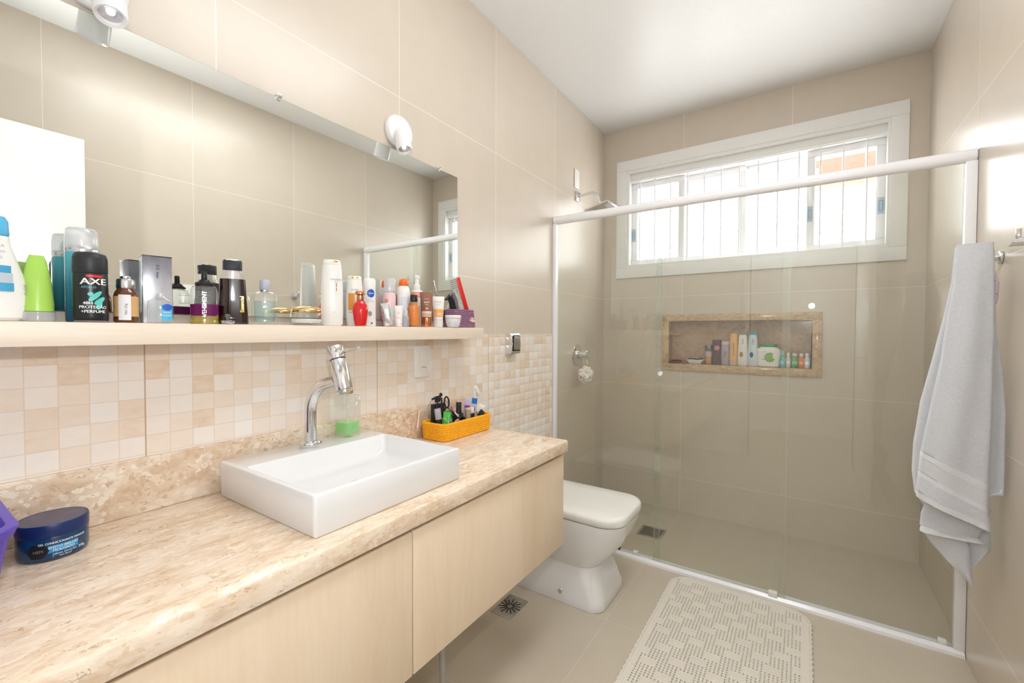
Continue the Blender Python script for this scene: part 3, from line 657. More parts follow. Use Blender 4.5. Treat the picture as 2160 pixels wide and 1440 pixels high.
# soap dispenser
sx_, sy_ = .078, .818
sd = thing('soap_dispenser', 'square clear dispenser with green liquid soap and gold collar on basin ledge', 'soap dispenser', (sx_, sy_, ZT))
sa = math.radians(8)
def R2(T_, r): return [T_ @ Vector(p) for p in r]
T = Matrix.Translation((sx_, sy_, ZT + .0008)) @ Matrix.Rotation(sa, 4, 'Z')
hs = .0275
obj('bottle_body', MB().loft([R2(T, rring(-a_, a_, -a_, a_, .004, z)) for a_, z in ((hs - .002, 0), (hs, .003), (hs, .117), (hs - .002, .121), (.014, .127), (.013, .131))]), M_CLEAR, sd)
M_GREEN = thin_glass('green_soap', C(214, 248, 204), 1.2, .02, .42, C(176, 240, 162))
obj('liquid_soap', MB().loft([R2(T, rring(-a_, a_, -a_, a_, .003, z)) for a_, z in ((hs - .004, .008), (hs - .003, .012), (hs - .003, .042))]), M_GREEN, sd)
obj('dip_tube', MB().cyl(T @ Vector((0, 0, .012)), T @ Vector((0, 0, .13)), .004, 12), M_FROST, sd)
M_GOLD = plain('gold_metal', C(214, 170, 92), .2, 1.0)
obj('collar', MB().lathe([(.015, .129), (.016, .131), (.016, .137), (.0145, .139), (.0140, .158), (.012, .160)], (sx_, sy_, ZT), n=30), M_GOLD, sd)
obj('pump_head', MB().tube([(sx_, sy_, ZT + .158), (sx_, sy_, ZT + .176), (sx_ - .004, sy_ - .008, ZT + .178), (sx_ - .012, sy_ - .030, ZT + .174)], .005, 12), M_GOLD, sd)
mb = MB(); qf = sa - PI / 2 - 0.0
for dz, ln in ((.034, .02), (.027, .018)):
    n_ = Vector((math.cos(sa), math.sin(sa), 0)); 
text_on(mb, 'SOAP' if False else '||| ||', .012, (sx_, sy_, 0), sa, hs, ZT + .030, Rc=5)
obj('label_marks', mb, plain('green_marks', C(96, 176, 92), .5), sd)
obj('bead', (lambda m: (m.lathe([(.0005, -.004), (.003, -.003), (.004, 0), (.003, .003), (.0005, .004)], (sx_ + hs, sy_ + .012, ZT + .098), n=12), m)[1])(MB()), M_CERAM, sd)
obj('bead', (lambda m: (m.lathe([(.0005, -.004), (.003, -.003), (.004, 0), (.003, .003), (.0005, .004)], (sx_ + hs, sy_ + .021, ZT + .113), n=12), m)[1])(MB()), M_CERAM, sd)

# outlet plate and flush valve
ot = thing('outlet_plate', 'white two-switch and socket plate on the mosaic above the orange basket', 'outlet', (0.006, 1.20, 1.084))
obj('cover_plate', MB().loft([[(x, y, z) for y, z, _ in rring(1.157 + i_, 1.242 - i_, 1.022 + i_, 1.146 - i_, .012, 0)] for x, i_ in ((.0065, 0), (.010, 0), (.013, .003))]), M_WPL, ot)
for z in (1.116, 1.090): obj('rocker', MB().box(.012, .0155, 1.180, 1.220, z - .0115, z + .0115, .001), M_WPL, ot)
so = obj('socket', MB().box(.012, .0150, 1.180, 1.220, 1.050, 1.073, .001), M_WPL, ot)
mb = MB()
for y, z in ((1.191, 1.0605), (1.200, 1.064), (1.209, 1.0605)): mb.cyl((.0150, y, z), (.0154, y, z), .0022, 10)
obj('socket_hole', mb, M_DARK, so)
fv = thing('flush_valve', 'chrome flush valve with push button on the mosaic near the shower', 'flush valve', (0.006, 1.80, 1.14))
obj('valve_body', MB().loft([[(x, y, z) for x, z in ((.0065, 1.089), (.040, 1.091), (.044, 1.100), (.046, 1.14), (.044, 1.178), (.036, 1.190), (.0065, 1.193))] for y in (1.762, 1.764, 1.838, 1.840)]), M_CHROME, fv)
obj('button_frame', MB().box(.044, .0478, 1.772, 1.832, 1.104, 1.182, .002), M_DARK, fv)
obj('push_button', MB().box(.045, .0515, 1.777, 1.827, 1.109, 1.177, .003), M_STEEL, fv)

# ================================================================== TOILET
to = thing('toilet', 'white ceramic toilet with squared lid between cabinet and shower', 'toilet', (.3, 1.865, 0))
yc = 1.868
def tring(xb, xf, hw, r, z, k_=10):
    # squared-D outline: back corners tight, front corners round
    out = []
    for cx, cy, a_, rr in ((xf - r, yc + hw - r, 0, r), (xb + .02, yc + hw - .02, 1, .02), (xb + .02, yc - hw + .02, 2, .02), (xf - r, yc - hw + r, 3, r)):
        for i in range(k_ + 1):
            t = (a_ + i / k_) * PI / 2; out.append((cx + rr * math.cos(t), cy + rr * math.sin(t), z))
    return out
ped = [(.05, .532, .160, .06, 0), (.05, .535, .162, .06, .006), (.05, .528, .158, .06, .04), (.05, .510, .146, .07, .10), (.05, .495, .134, .08, .145), (.05, .490, .130, .085, .165)]
obj('pedestal', MB().loft([tring(*p_) for p_ in ped], True, True), M_CERAM, to, 60)
bowl = [(.04, .485, .128, .085, .158), (.04, .496, .136, .09, .175), (.035, .535, .150, .10, .215), (.03, .575, .164, .11, .265), (.02, .602, .174, .11, .32), (.02, .615, .179, .105, .365), (.02, .617, .180, .10, .384)]
obj('bowl', MB().loft([tring(*p_) for p_ in bowl], True, True), M_CERAM, to, 60)
lid = [(.16, .612, .176, .09, .3865), (.158, .619, .182, .095, .390), (.158, .620, .183, .095, .412), (.16, .616, .180, .09, .420), (.175, .602, .168, .08, .4245), (.25, .53, .10, .05, .4262)]
obj('lid', MB().loft([tring(*p_) for p_ in lid]), M_SEAT, to, 60)
for s_ in (-1, 1): obj('floor_bolt', MB().cyl((.346, yc + s_ * .140, .052), (.346, yc + s_ * .168, .052), .010, 18, bev=.002), M_CHROME, to)
tag(obj('stop_cock', MB().cyl((.44, 2.035, .16), (.50, 2.035, .15), .010, 14), M_DARK), 'small dark valve tip poking out behind the toilet', 'valve')

# ================================================================== RUG
def rug():
    x0, x1, y0, y1 = .714, 1.2645, 1.20, 2.2126; cs = .0125; nx = int((x1 - x0) / cs); ny = int((y1 - y0) / cs)
    mb = MB(); t = .005; rc = .085
    def inside(x, y):
        for cx, cy in ((x0 + rc, y1 - rc), (x1 - rc, y1 - rc)):
            if (x < cx if cx < 1 else x > cx) and y > cy and math.hypot(x - cx, y - cy) > rc: return False
        return True
    def solid(i, j):
        if i < 2 or j < 2 or i > nx - 3 or j > ny - 3: return True
        r = j // 4; off = (r % 2) * 5 + (r // 2 % 2) * 2
        a = (i + off) % 10
        return a < 4 and (j % 4) in (1, 2, 0)
    for i in range(nx):
        for j in range(ny):
            xa = x0 + i * cs; ya = y0 + j * cs; xb = xa + cs; yb = ya + cs
            if not inside(xa + cs / 2, ya + cs / 2): continue
            z = .007 + .0012 * noise.noise(Vector((xa * 9, ya * 9, 0)))
            if solid(i, j): mb.add([(xa, ya, z), (xb, ya, z), (xb, yb, z), (xa, yb, z)], [(0, 1, 2, 3)], True)
            else:
                h = [(xa + .0022, ya + .0034), (xb - .0052, ya + .0034), (xb - .0052, yb - .0022), (xa + .0022, yb - .0022)]
                o = [(xa, ya), (xb, ya), (xb, yb), (xa, yb)]
                mb.add([(*p, z) for p in o] + [(*p, z) for p in h] + [(*p, z - .0045) for p in h], [(k_, (k_ + 1) % 4, (k_ + 1) % 4 + 4, k_ + 4) for k_ in range(4)] + [(k_ + 4, (k_ + 1) % 4 + 4, (k_ + 1) % 4 + 8, k_ + 8) for k_ in range(4)], False)
    # scalloped border cord
    pts = []; n = 0
    path = [(x0, y0)] + [(x0, y0 + (y1 - rc - y0) * i / 60) for i in range(1, 61)] + [(x0 + rc - rc * math.cos(a), y1 - rc + rc * math.sin(a)) for a in [PI / 2 * i / 12 for i in range(1, 13)]]
    path += [(x0 + rc + (x1 - x0 - 2 * rc) * i / 40, y1) for i in range(1, 41)] + [(x1 - rc + rc * math.sin(a), y1 - rc + rc * math.cos(a)) for a in [PI / 2 * i / 12 for i in range(1, 13)]] + [(x1, y1 - rc - (y1 - rc - y0) * i / 60) for i in range(1, 61)]
    P3 = []
    for i, (x, y) in enumerate(path): P3.append((x + .003 * (i % 2) * (-1 if x < 1 else 1), y + .0, .0058))
    mb.tube(P3, [.0050 + .0014 * (i % 2) for i in range(len(P3))], 8)
    return mb
k = N('cream_crochet'); P, q = k.pos(); f = k.noise(P, 300, 3, .7)
k.col(k.ramp(f, [(.3, C(212, 205, 192)), (.7, C(236, 230, 218))])); k.p.inputs['Roughness'].default_value = .95; k.bump(f, .0015, .8)
tag(obj('bath_mat', rug(), k.m, None, 30), 'cream crochet lace bath mat on the floor before the shower', 'mat')

# ================================================================== THINGS ON THE SHELF
def col(name, c, rough=.3, **kw): return plain(name, c, rough, **kw)
M_INKB = col('black_ink', C(30, 30, 34), .5); M_INKW = col('white_ink', C(240, 240, 240), .4); M_INKG = col('grey_ink', C(150, 152, 160), .5)
M_INKR = col('red_ink', C(222, 42, 44), .4); M_SILVER = col('silver_metal', C(206, 207, 210), .22, metal=1.0); M_COPPER = col('copper_metal', C(214, 150, 110), .2, metal=1.0)

def bottle(name, label, cat, x, y, parts, z=None, group=None, rot=None):
    """parts = [(part name, profile, material, dict)], each lathed about the bottle's axis and turned to face the camera"""
    z = SH if z is None else z; t = thing(name, label, cat, (x, y, z), group); a0 = face_angle(x, y) if rot is None else rot
    for nm, prof, m, kw in parts:
        kw = dict(kw); off = kw.pop('off', (0, 0)); par = kw.pop('sub', None)
        o = obj(nm, MB().lathe(prof, (x + off[0], y + off[1], z), rot=a0, **kw), m, t if par is None else t.children[par])
    return t, a0, z
def ink(t, name, m, fn):
    mb = MB(); cuts = []; add0 = mb.add
    def add(vs, fs, smooth=False, mi=0, T=None): cuts.append((len(mb.v), len(mb.f))); return add0(vs, fs, smooth, mi, T)
    mb.add = add; fn(mb); del mb.add
    if not 1 < len(cuts) <= 4: return obj(name, mb, m, t)
    cuts.append((len(mb.v), len(mb.f)))
    for (v0, f0_), (v1, f1_) in zip(cuts, cuts[1:]):       # each line of print and each printed patch is a part of its own
        q = MB(); q.v = mb.v[v0:v1]; q.f = [tuple(i - v0 for i in f) for f in mb.f[f0_:f1_]]; q.sm = mb.sm[f0_:f1_]; q.mi = mb.mi[f0_:f1_]
        last = obj(name, q, m, t)
    return last

# 1 white lotion bottle at the frame's left edge
x, y = .070, .122
t, a, z = bottle('lotion_bottle', 'tall white lotion bottle with blue flip cap at the left end of the shelf', 'bottle', x, y, [
    ('bottle_body', [(.016, .036, .0005), (.022, .043, .006), (.024, .046, .03), (.023, .043, .07), (.020, .033, .105), (.018, .026, .13), (.0165, .024, .146)], M_WPL, dict(pw=2.3)),
    ('cap', [(.016, .0235, .147), (.017, .0245, .150), (.0165, .0235, .172), (.014, .020, .1795)], col('sky_blue_plastic', C(88, 178, 222), .3), dict(pw=2.3))])
M_LBL = col('blue_label', C(70, 160, 206), .4); M_LGR = col('grey_label', C(186, 198, 208), .4)
ink(t, 'label', M_LBL, lambda m: (patch(m, .050, .013, (x, y), a, .0242, z + .088, Rc=.05, lift=.002), patch(m, .056, .014, (x, y), a, .0252, z + .058, Rc=.06, lift=.002)))
ink(t, 'label', M_LGR, lambda m: patch(m, .054, .018, (x, y), a, .0250, z + .073, Rc=.055, lift=.002))
ink(t, 'label', M_INKG, lambda m: [text_on(m, s_, .0062, (x, y), a, .0215 + k_ * .0, z + zz, Rc=.04, dx=.004, lift=.003) for k_, (s_, zz) in enumerate((('HIDRATA', .128), ('CUIDADO', .118), ('CORPO', .108), ('200 ml', .040)))])
# 2 green squeeze tube
x, y = .078, .177
t, a, z = bottle('squeeze_tube', 'lime green squeeze tube standing on a clear cap beside the lotion bottle', 'tube', x, y, [
    ('tube_body', [(.018, .021, .0185), (.017, .0215, .03), (.011, .018, .075), (.005, .0125, .108), (.0012, .009, .119)], col('lime_plastic', C(176, 224, 96), .3, trans=.15), {}),
    ('cap', [(.019, .0225, .0005), (.020, .0235, .004), (.0195, .0225, .017), (.016, .019, .018)], M_FROST, {})])
ink(t, 'label', M_INKG, lambda m: text_on(m, 'ALOE', .008, (x, y), a - .75, .0195, z + .055, turn=PI / 2))
# 3 shaving gel can
x, y = .062, .240
t, a, z = bottle('shaving_gel_can', 'tall teal gel can with clear cap standing behind the black deodorant', 'can', x, y, [
    ('can_body', [(.023, .0005), (.0245, .003), (.0245, .128), (.0235, .133)], (lambda: (lambda k_: (k_.p.inputs.__getitem__('Roughness').__setattr__('default_value', .25), k_.col(k_.ramp(k_.math('DIVIDE', k_.math('SUBTRACT', k_.pos()[1][2], SH), .13), [(0, C(16, 84, 112)), (.55, C(28, 124, 150)), (1, C(84, 178, 194))])), k_.m)[2])(N('teal_print')))(), {}),
    ('shoulder', [(.0240, .133), (.0245, .136), (.0245, .141), (.022, .146), (.014, .147)], M_SILVER, {}),
    ('nozzle', [(.012, .147), (.012, .158), (.009, .166), (.006, .168)], M_WPL, {}),
    ('cap', [(.0240, .142), (.0245, .145), (.0240, .165), (.0225, .177), (.020, .180)], M_FROST, {})])
# 4 black deodorant
x, y = .100, .243
t, a, z = bottle('deodorant_can', 'black deodorant spray with teal leaf print and white lettering', 'deodorant', x, y, [
    ('can_body', [(.0225, .0), (.0245, .004), (.0250, .010), (.0250, .088), (.0245, .091)], col('black_print', C(26, 29, 33), .3), {}),
    ('base_ring', [(.0215, -.0002), (.0235, .0015), (.0240, .004)], M_SILVER, {}),
    ('cap', [(.0242, .0915), (.0252, .094), (.0250, .120), (.0225, .128), (.019, .1305)], col('soft_black_cap', C(38, 40, 44), .45), {})])
R_ = .0251
ink(t, 'logo', M_INKW, lambda m: (text_on(m, 'AXE', .0165, (x, y), a + .18, R_, z + .075, sx=1.25, bold=.0006), text_on(m, '48H', .0078, (x, y), a + .0, R_, z + .035, bold=.0003, dx=-.004), text_on(m, 'PROTEÇÃO', .0078, (x, y), a + .15, R_, z + .0275, bold=.0003), text_on(m, '+PERFUME', .0076, (x, y), a + .15, R_, z + .0195, bold=.0003)))
ink(t, 'band', M_INKR, lambda m: patch(m, .023, .0042, (x, y), a + .22, R_, z + .0855))
M_TEAL = col('teal_print_leaf', C(96, 200, 190), .4)
ink(t, 'logo', M_TEAL, lambda m: (text_on(m, 'APOLLO', .0055, (x, y), a - .1, R_, z + .0645), [patch(m, .026 - i * .005, .0085, (x, y), a + (.10, .34, .40)[i], R_, z + (.044, .036, .026)[i], dx=.006, shape='oval', turn=(.8, .7, 1.2)[i], lift=.0002 + i * .0002) for i in range(3)], patch(m, .008, .007, (x, y), a, R_, z + .052, shape='oval')))
# 5 amber medicine bottle
x, y = .096, .296
t, a, z = bottle('medicine_bottle', 'small amber bottle with silver cap and handwritten white label', 'bottle', x, y, [
    ('bottle_body', [(.017, .0005), (.0195, .004), (.0195, .052), (.018, .059), (.0145, .066), (.0135, .068)], col('amber_glass', C(96, 52, 26), .08, spec=.8), {}),
    ('cap', [(.0145, .068), (.0150, .070), (.0150, .084), (.0140, .0865)], M_SILVER, {}),
    ('tab', [(.006, .087), (.009, .088), (.009, .092), (.007, .093)], M_SILVER, {})])
ink(t, 'label', col('kraft_label', C(206, 164, 112), .5), lambda m: patch(m, .052, .040, (x, y), a, .0197, z + .032))
ink(t, 'label', col('paper_label', C(232, 231, 236), .5), lambda m: patch(m, .019, .050, (x, y), a, .0199, z + .030, dx=-.002, lift=.0006))
ink(t, 'label', M_INKB, lambda m: text_on(m, '73ml 12/3g', .005, (x, y), a, .0199, z + .026, turn=PI / 2, lift=.0012, dx=0))
# 6 perfume box
x, y = .066, .354
bx = thing('perfume_box', 'upright silver-grey gradient carton beside the amber bottle', 'box', (x, y, SH)); a = face_angle(x, y)
T = Matrix.Translation((x, y, SH)) @ Matrix.Rotation(a + .16, 4, 'Z')
k = N('grey_gradient_card'); P, q = k.pos(); zz = k.math('DIVIDE', k.math('SUBTRACT', q[2], SH), .142); nn = k.noise(k.mapping(P, (1, 1, .4), rot=(.6, 0, 0)), 60, 3)
k.col(k.ramp(k.math('ADD', zz, k.math('MULTIPLY', k.math('SUBTRACT', nn, .5), .3)), [(0, C(206, 206, 212)), (.45, C(196, 196, 204)), (.75, C(150, 150, 160)), (1, C(120, 120, 130))])); k.p.inputs['Roughness'].default_value = .25; k.p.inputs['Metallic'].default_value = .4
obj('carton', MB().box(-.020, .020, -.0245, .0245, .0005, .142, .0006, T=T), k.m, bx)
obj('carton_top', MB().box(-.0203, .0203, -.0248, .0248, .1405, .1425, .0003, T=T), M_BLK, bx)
mb = MB(); text_on(mb, '212  men', .0075, (x, y), a + .16, .0203, SH + .110, Rc=9, turn=-PI / 2)
obj('lettering', mb, M_INKB, bx)
# 7 small clear travel bottle
x, y = .108, .349
t, a, z = bottle('travel_bottle', 'small clear bottle with blue label, in front of the grey carton', 'bottle', x, y, [
    ('bottle_body', [(.008, .020, .0005), (.009, .0215, .003), (.009, .0215, .046), (.007, .012, .052), (.005, .006, .058)], M_CLEAR, dict(pw=2.6)), ('cap', [(.006, .052), (.0065, .054), (.006, .062)], M_FROST, {})])
ink(t, 'label', col('cyan_label', C(72, 176, 216), .4), lambda m: patch(m, .018, .034, (x, y), a, .0092, z + .022, Rc=.06, dx=.010))
ink(t, 'label', col('royal_label', C(28, 84, 190), .4), lambda m: patch(m, .017, .014, (x, y), a, .0092, z + .033, Rc=.06, dx=.0105, lift=.0007, shape='oval'))
ink(t, 'label', M_INKW, lambda m: (text_on(m, 'FRESH', .0045, (x, y), a, .0092, z + .022, Rc=.06, dx=.010, lift=.001), text_on(m, 'CLEAN', .0045, (x, y), a, .0092, z + .016, Rc=.06, dx=.010, lift=.001)))
# 8 perfume with purple band
x, y = .088, .437
t, a, z = bottle('purple_band_perfume', 'clear perfume bottle with purple band, golden base and black spray top', 'perfume', x, y, [
    ('bottle_body', [(.018, .0280, .018), (.018, .0262, .022), (.018, .0262, .074), (.016, .023, .084), (.010, .013, .088)], M_CLEAR, dict(pw=3.2)),
    ('glass_base', [(.018, .0265, .0005), (.019, .0285, .004), (.017, .025, .009), (.018, .027, .014), (.0175, .0258, .0178)], thin_glass('gold_liquid', C(236, 222, 140), 1.6, .03, .35, C(206, 188, 96)), dict(pw=3)),
    ('collar', [(.014, .018, .0885), (.0145, .0185, .091), (.010, .0105, .097), (.009, .009, .100)], M_BLK, dict(pw=2.5)),
    ('spray_nozzle', [(.0055, .100), (.0060, .101), (.0055, .118), (.004, .120)], M_BLK, {}),
    ('band', [(.0183, .0266, .0185), (.0184, .0268, .020), (.0184, .0268, .043), (.0183, .0265, .044)], thin_glass('purple_tint', C(120, 44, 108), 1.0, .05, .75, C(112, 34, 92)), dict(pw=3.2))])
ink(t, 'lettering', M_SILVER, lambda m: (text_on(m, 'VEHEMENT', .0115, (x, y), a, .0186, z + .045, Rc=.06, turn=PI / 2, dx=0), ))
# 9 dark perfume
x, y = .080, .500
t, a, z = bottle('dark_red_perfume', 'tall dark red perfume bottle with silver shoulder and black cap', 'perfume', x, y, [
    ('bottle_body', [(.020, .0318, .0005), (.021, .0325, .003), (.019, .029, .060), (.018, .0265, .108)], col('dark_red_glass', C(34, 8, 9), .06, spec=.9), dict(pw=3.5)),
    ('shoulder', [(.0178, .0262, .1082), (.017, .025, .112), (.0155, .0195, .120), (.015, .0185, .129)], M_CLEAR, dict(pw=3)),
    ('neck', [(.0120, .0150, .1086), (.0120, .0150, .1285)], col('pale_sleeve', C(226, 214, 212), .2), dict(pw=3)),
    ('cap', [(.0165, .0195, .1295), (.017, .020, .131), (.017, .020, .150), (.016, .019, .1515)], col('rubber_black', C(44, 46, 52), .5), dict(pw=3)),
    ('cap_top', [(.0165, .0195, .1516), (.0168, .0198, .1535), (.015, .018, .1545)], M_CHROME, dict(pw=3))])
ph_ = ink(t, 'lettering', M_GOLD, lambda m: text_on(m, 'Essencial', .011, (x, y), a, .0205, z + .048, Rc=.06, turn=PI / 2, dx=0, lift=.001))
for v in ph_.data.vertices: v.co += Vector((-math.sin(a), math.cos(a), 0)) * .019
# 10 stopper
x, y = .114, .474
t, a, z = bottle('glass_stopper', 'little glass stopper with round knob in front of the dark perfume', 'stopper', x, y, [
    ('stopper_base', [(.011, .0005), (.0135, .003), (.0145, .008), (.008, .0095)], M_SILVER, {}), ('stopper_knob', [(.003, .0095), (.0035, .014), (.0055, .017), (.0062, .020), (.004, .0235)], M_CLEAR, {})])
# 11 clear square perfume
x, y = .082, .574
t, a, z = bottle('clear_square_perfume', 'square clear perfume bottle with lilac-grey cap', 'perfume', x, y, [
    ('bottle_body', [(.018, .0275, .0005), (.020, .0290, .003), (.0205, .0292, .070), (.018, .0262, .080), (.011, .014, .0845)], M_CLEAR, dict(pw=4)),
    ('neck', [(.010, .0845), (.010, .088)], M_SILVER, {}),
    ('cap', [(.0105, .088), (.0115, .0895), (.0115, .112), (.0105, .114)], col('lilac_grey', C(182, 184, 202), .3), {}),
    ('liquid', [(.014, .0225, .007), (.0145, .023, .012), (.0145, .023, .060)], thin_glass('aqua_liquid', C(228, 240, 240), 1.2, 0, .10, C(214, 232, 236)), dict(pw=4)),
    ('dip_tube', [(.0015, .062), (.0015, .084)], M_FROST, dict(n=10))])
# 12 gold-lidded cream jar
x, y = .078, .688
t, a, z = bottle('gold_lid_jar', 'low round glass jar of cream under a domed gold lid', 'jar', x, y, [
    ('glass_jar', [(.030, .0005), (.038, .003), (.0425, .014), (.0425, .031), (.041, .035)], M_CLEAR, {}),
    ('cream', [(.029, .005), (.035, .007), (.038, .014), (.037, .017)], M_WPL, {}),
    ('lid', [(.0395, .0352), (.0405, .038), (.0395, .044), (.033, .050), (.018, .053), (.002, .0535)], col('pale_gold_metal', C(232, 194, 132), .16, metal=1.0), {})])
# 13 tall white shampoo
def shampoo(name, label, x, y, h, hw, dp, capm, caph=.012):
    return bottle(name, label, 'bottle', x, y, [
        ('bottle_body', [(dp * .85, hw * .80, .0005), (dp * .95, hw * .93, .004), (dp, hw, h * .22), (dp * .98, hw * .98, h * .5), (dp * .9, hw * .88, h * .8), (dp * .85, hw * .80, h * .93)], M_WPL if 'tall' in label else M_WPL, dict(pw=2.5)),
        ('cap', [(dp * .86, hw * .79, h * .932), (dp * .86, hw * .78, h * .99 - .001), (dp * .78, hw * .70, h)], capm, dict(pw=2.5))])
x, y = .072, .772
t, a, z = shampoo('shampoo_bottle', 'tallest white shampoo bottle on the shelf, with small gold emblem', x, y, .192, .031, .019, col('pearl_cap', C(238, 234, 226), .25))
ink(t, 'lettering', M_INKG, lambda m: (text_on(m, 'PANTENE', .0075, (x, y), a, .0190, z + .134, Rc=.04, dx=.012), patch(m, .022, .0006, (x, y), a, .0195, z + .040, Rc=.04, dx=.012), text_on(m, 'PRO-V', .004, (x, y), a, .0192, z + .127, Rc=.04, dx=.012)))
ink(t, 'emblem', M_GOLD, lambda m: [patch(m, .0035 - abs(i - 2) * .0006, .014, (x, y), a, .0192, z + .118 - i * .014, Rc=.04, dx=.012, shape='oval') for i in range(5)])
ink(t, 'gold_spot', M_GOLD, lambda m: patch(m, .018, .004, (x, y), a, .0168, z + .187, Rc=.04, dx=.008, shape='oval', lift=.0006))
# 14 conditioner upside down
x, y = .062, .857
t, a, z = shampoo('conditioner_bottle', 'white conditioner bottle with orange panel, behind the red perfume', x, y, .155, .026, .018, M_WPL)
ink(t, 'panel', col('amber_panel', C(226, 152, 62), .35), lambda m: patch(m, .020, .052, (x, y), a, .0186, z + .075, Rc=.036, dx=-.009, lift=.0012))
ink(t, 'lettering', M_INKB, lambda m: (text_on(m, 'INTENSE', .0065, (x, y), a, .0183, z + .042, Rc=.04, dx=-.004), text_on(m, 'PANTENE', .0045, (x, y), a, .0175, z + .112, Rc=.04)))
ink(t, 'gold_spot', M_GOLD, lambda m: patch(m, .022, .005, (x, y), a, .0158, z + .150, Rc=.04, shape='oval', lift=.0006))
# 15 red perfume
x, y = .104, .846
t, a, z = bottle('red_perfume', 'red curved perfume bottle with copper cap in front of the white bottles', 'perfume', x, y, [
    ('bottle_body', [(.012, .014, .0005), (.0135, .017, .004), (.016, .0195, .022), (.0185, .0225, .045), (.016, .0205, .062), (.010, .012, .075), (.008, .009, .078)], col('red_lacquer', C(212, 22, 24), .12, coat=.5), {}),
    ('collar', [(.0095, .078), (.0100, .080), (.0095, .093), (.0085, .094)], M_COPPER, {}),
    ('cap', [(.0085, .0942), (.0145, .096), (.0150, .102), (.0135, .1055), (.006, .107)], M_COPPER, {})])
# 16 deodorant can, white with blue disc
x, y = .070, .906
t, a, z = bottle('white_deodorant', 'white deodorant can with round blue emblem', 'deodorant', x, y, [
    ('can_body', [(.0185, .0005), (.0195, .003), (.0195, .112), (.0190, .115)], M_WPL, {}), ('cap', [(.0192, .1155), (.0195, .117), (.0190, .146), (.0165, .152)], M_WPL, {})])
ink(t, 'emblem', col('emblem_blue', C(14, 84, 190), .35), lambda m: (patch(m, .024, .026, (x, y), a + .25, .0196, z + .104, shape='oval'), patch(m, .006, .006, (x, y), a + .35, .0196, z + .010, shape='oval')))
ink(t, 'lettering', M_INKW, lambda m: text_on(m, 'NIVEA', .0056, (x, y), a + .25, .0196, z + .104, bold=.0002, lift=.0012))
ink(t, 'lettering', M_INKG, lambda m: (text_on(m, 'DESODORANTE', .0038, (x, y), a, .0196, z + .078), text_on(m, 'PEARL', .0045, (x, y), a, .0196, z + .084), patch(m, .012, .016, (x, y), a + .1, .0196, z + .040, shape='oval')))
# 17 pink mist spray
x, y = .046, 1.008
t, a, z = bottle('body_mist_bottle', 'pink body mist bottle with frosted tall cap, behind the sachet', 'bottle', x, y, [
    ('bottle_body', [(.0185, .0005), (.021, .004), (.021, .105), (.018, .116), (.012, .119)], col('pale_pink_plastic', C(238, 206, 208), .2), {}),
    ('cap', [(.0188, .119), (.0192, .121), (.0188, .160), (.0165, .165)], M_FROST, {}), ('nozzle', [(.007, .120), (.007, .140), (.004, .142)], M_WPL, {})])
ink(t, 'label', col('rose_label', C(228, 140, 152), .4), lambda m: patch(m, .014, .046, (x, y), a, .0212, z + .070, dx=-.012))
ink(t, 'label', col('mint_label', C(206, 226, 220), .4), lambda m: patch(m, .016, .026, (x, y), a, .0212, z + .052, dx=.006))
# 18 foil sachet leaning
x, y = .100, .962
sc_ = thing('foil_sachet', 'crinkled silver and pink foil sachet leaning among the bottles', 'sachet', (x, y, SH)); a = face_angle(x, y)
T = Matrix.Translation((x, y, SH)) @ Matrix.Rotation(a, 4, 'Z') @ Matrix.Rotation(math.radians(12), 4, 'X')
rings = [[T @ Vector(((.0045 * math.sin(PI * min(1, max(0, v / 12))) + .0004) * math.cos(2 * PI * j / 20) + .0012 * noise.noise(Vector((j * .7, v * .9, 2))), (.0135 + .001 * math.sin(v)) * math.sin(2 * PI * j / 20), .004 + v * .0062)) for j in range(20)] for v in range(13)]
obj('foil_pouch', MB().loft(rings), M_SILVER, sc_)
obj('foil_back', MB().box(-.003, -.0015, -.016, .006, .003, .060, .0004, T=T), col('dusty_pink_foil', C(196, 140, 146), .3), sc_)
# 19 small white tube with red mark
x, y = .102, .998
t, a, z = bottle('cream_sample_tube', 'short white tube with red mark beside the foil sachet', 'tube', x, y, [
    ('tube_body', [(.010, .0115, .010), (.009, .012, .03), (.004, .0135, .060), (.001, .0145, .070)], M_WPL, {}), ('cap', [(.009, .010, .0005), (.0095, .0105, .002), (.0095, .0105, .0095)], M_WPL, {})])
ink(t, 'lettering', M_INKR, lambda m: (text_on(m, 'V', .010, (x, y), a, .0095, z + .044, Rc=.03), text_on(m, 'R S', .006, (x, y), a, .0098, z + .028, Rc=.03)))
# 20 mini spray with clear cap
x, y = .104, 1.028
t, a, z = bottle('mini_spray_bottle', 'tiny clear-capped sample bottle between the white tube and amber bottle', 'bottle', x, y, [
    ('bottle_body', [(.009, .0005), (.0105, .003), (.0105, .032), (.008, .036)], thin_glass('lilac_liquid', C(226, 228, 240), 1.2, .02, .35, C(224, 226, 238)), {}), ('cap', [(.0068, .0362), (.0070, .038), (.0066, .056), (.005, .058)], M_FROST, {})])
# 21 orange-cap spray
x, y = .060, 1.058
t, a, z = bottle('sunscreen_spray', 'white sunscreen spray can with bright orange nozzle cap', 'spray', x, y, [
    ('can_body', [(.020, .0005), (.0225, .004), (.0225, .118), (.0205, .132), (.0155, .142)], M_WPL, {}), ('nozzle_cap', [(.0155, .1422), (.0165, .1435), (.0160, .155), (.013, .165), (.009, .168)], col('bright_orange', C(246, 108, 34), .3), {})])
ink(t, 'label', col('pale_blue_label', C(214, 222, 234), .4), lambda m: patch(m, .026, .050, (x, y), a, .0227, z + .078, dx=.004))
ink(t, 'label', col('orange_spot_label', C(240, 146, 44), .4), lambda m: patch(m, .010, .016, (x, y), a, .0227, z + .056, dx=.016, shape='oval'))
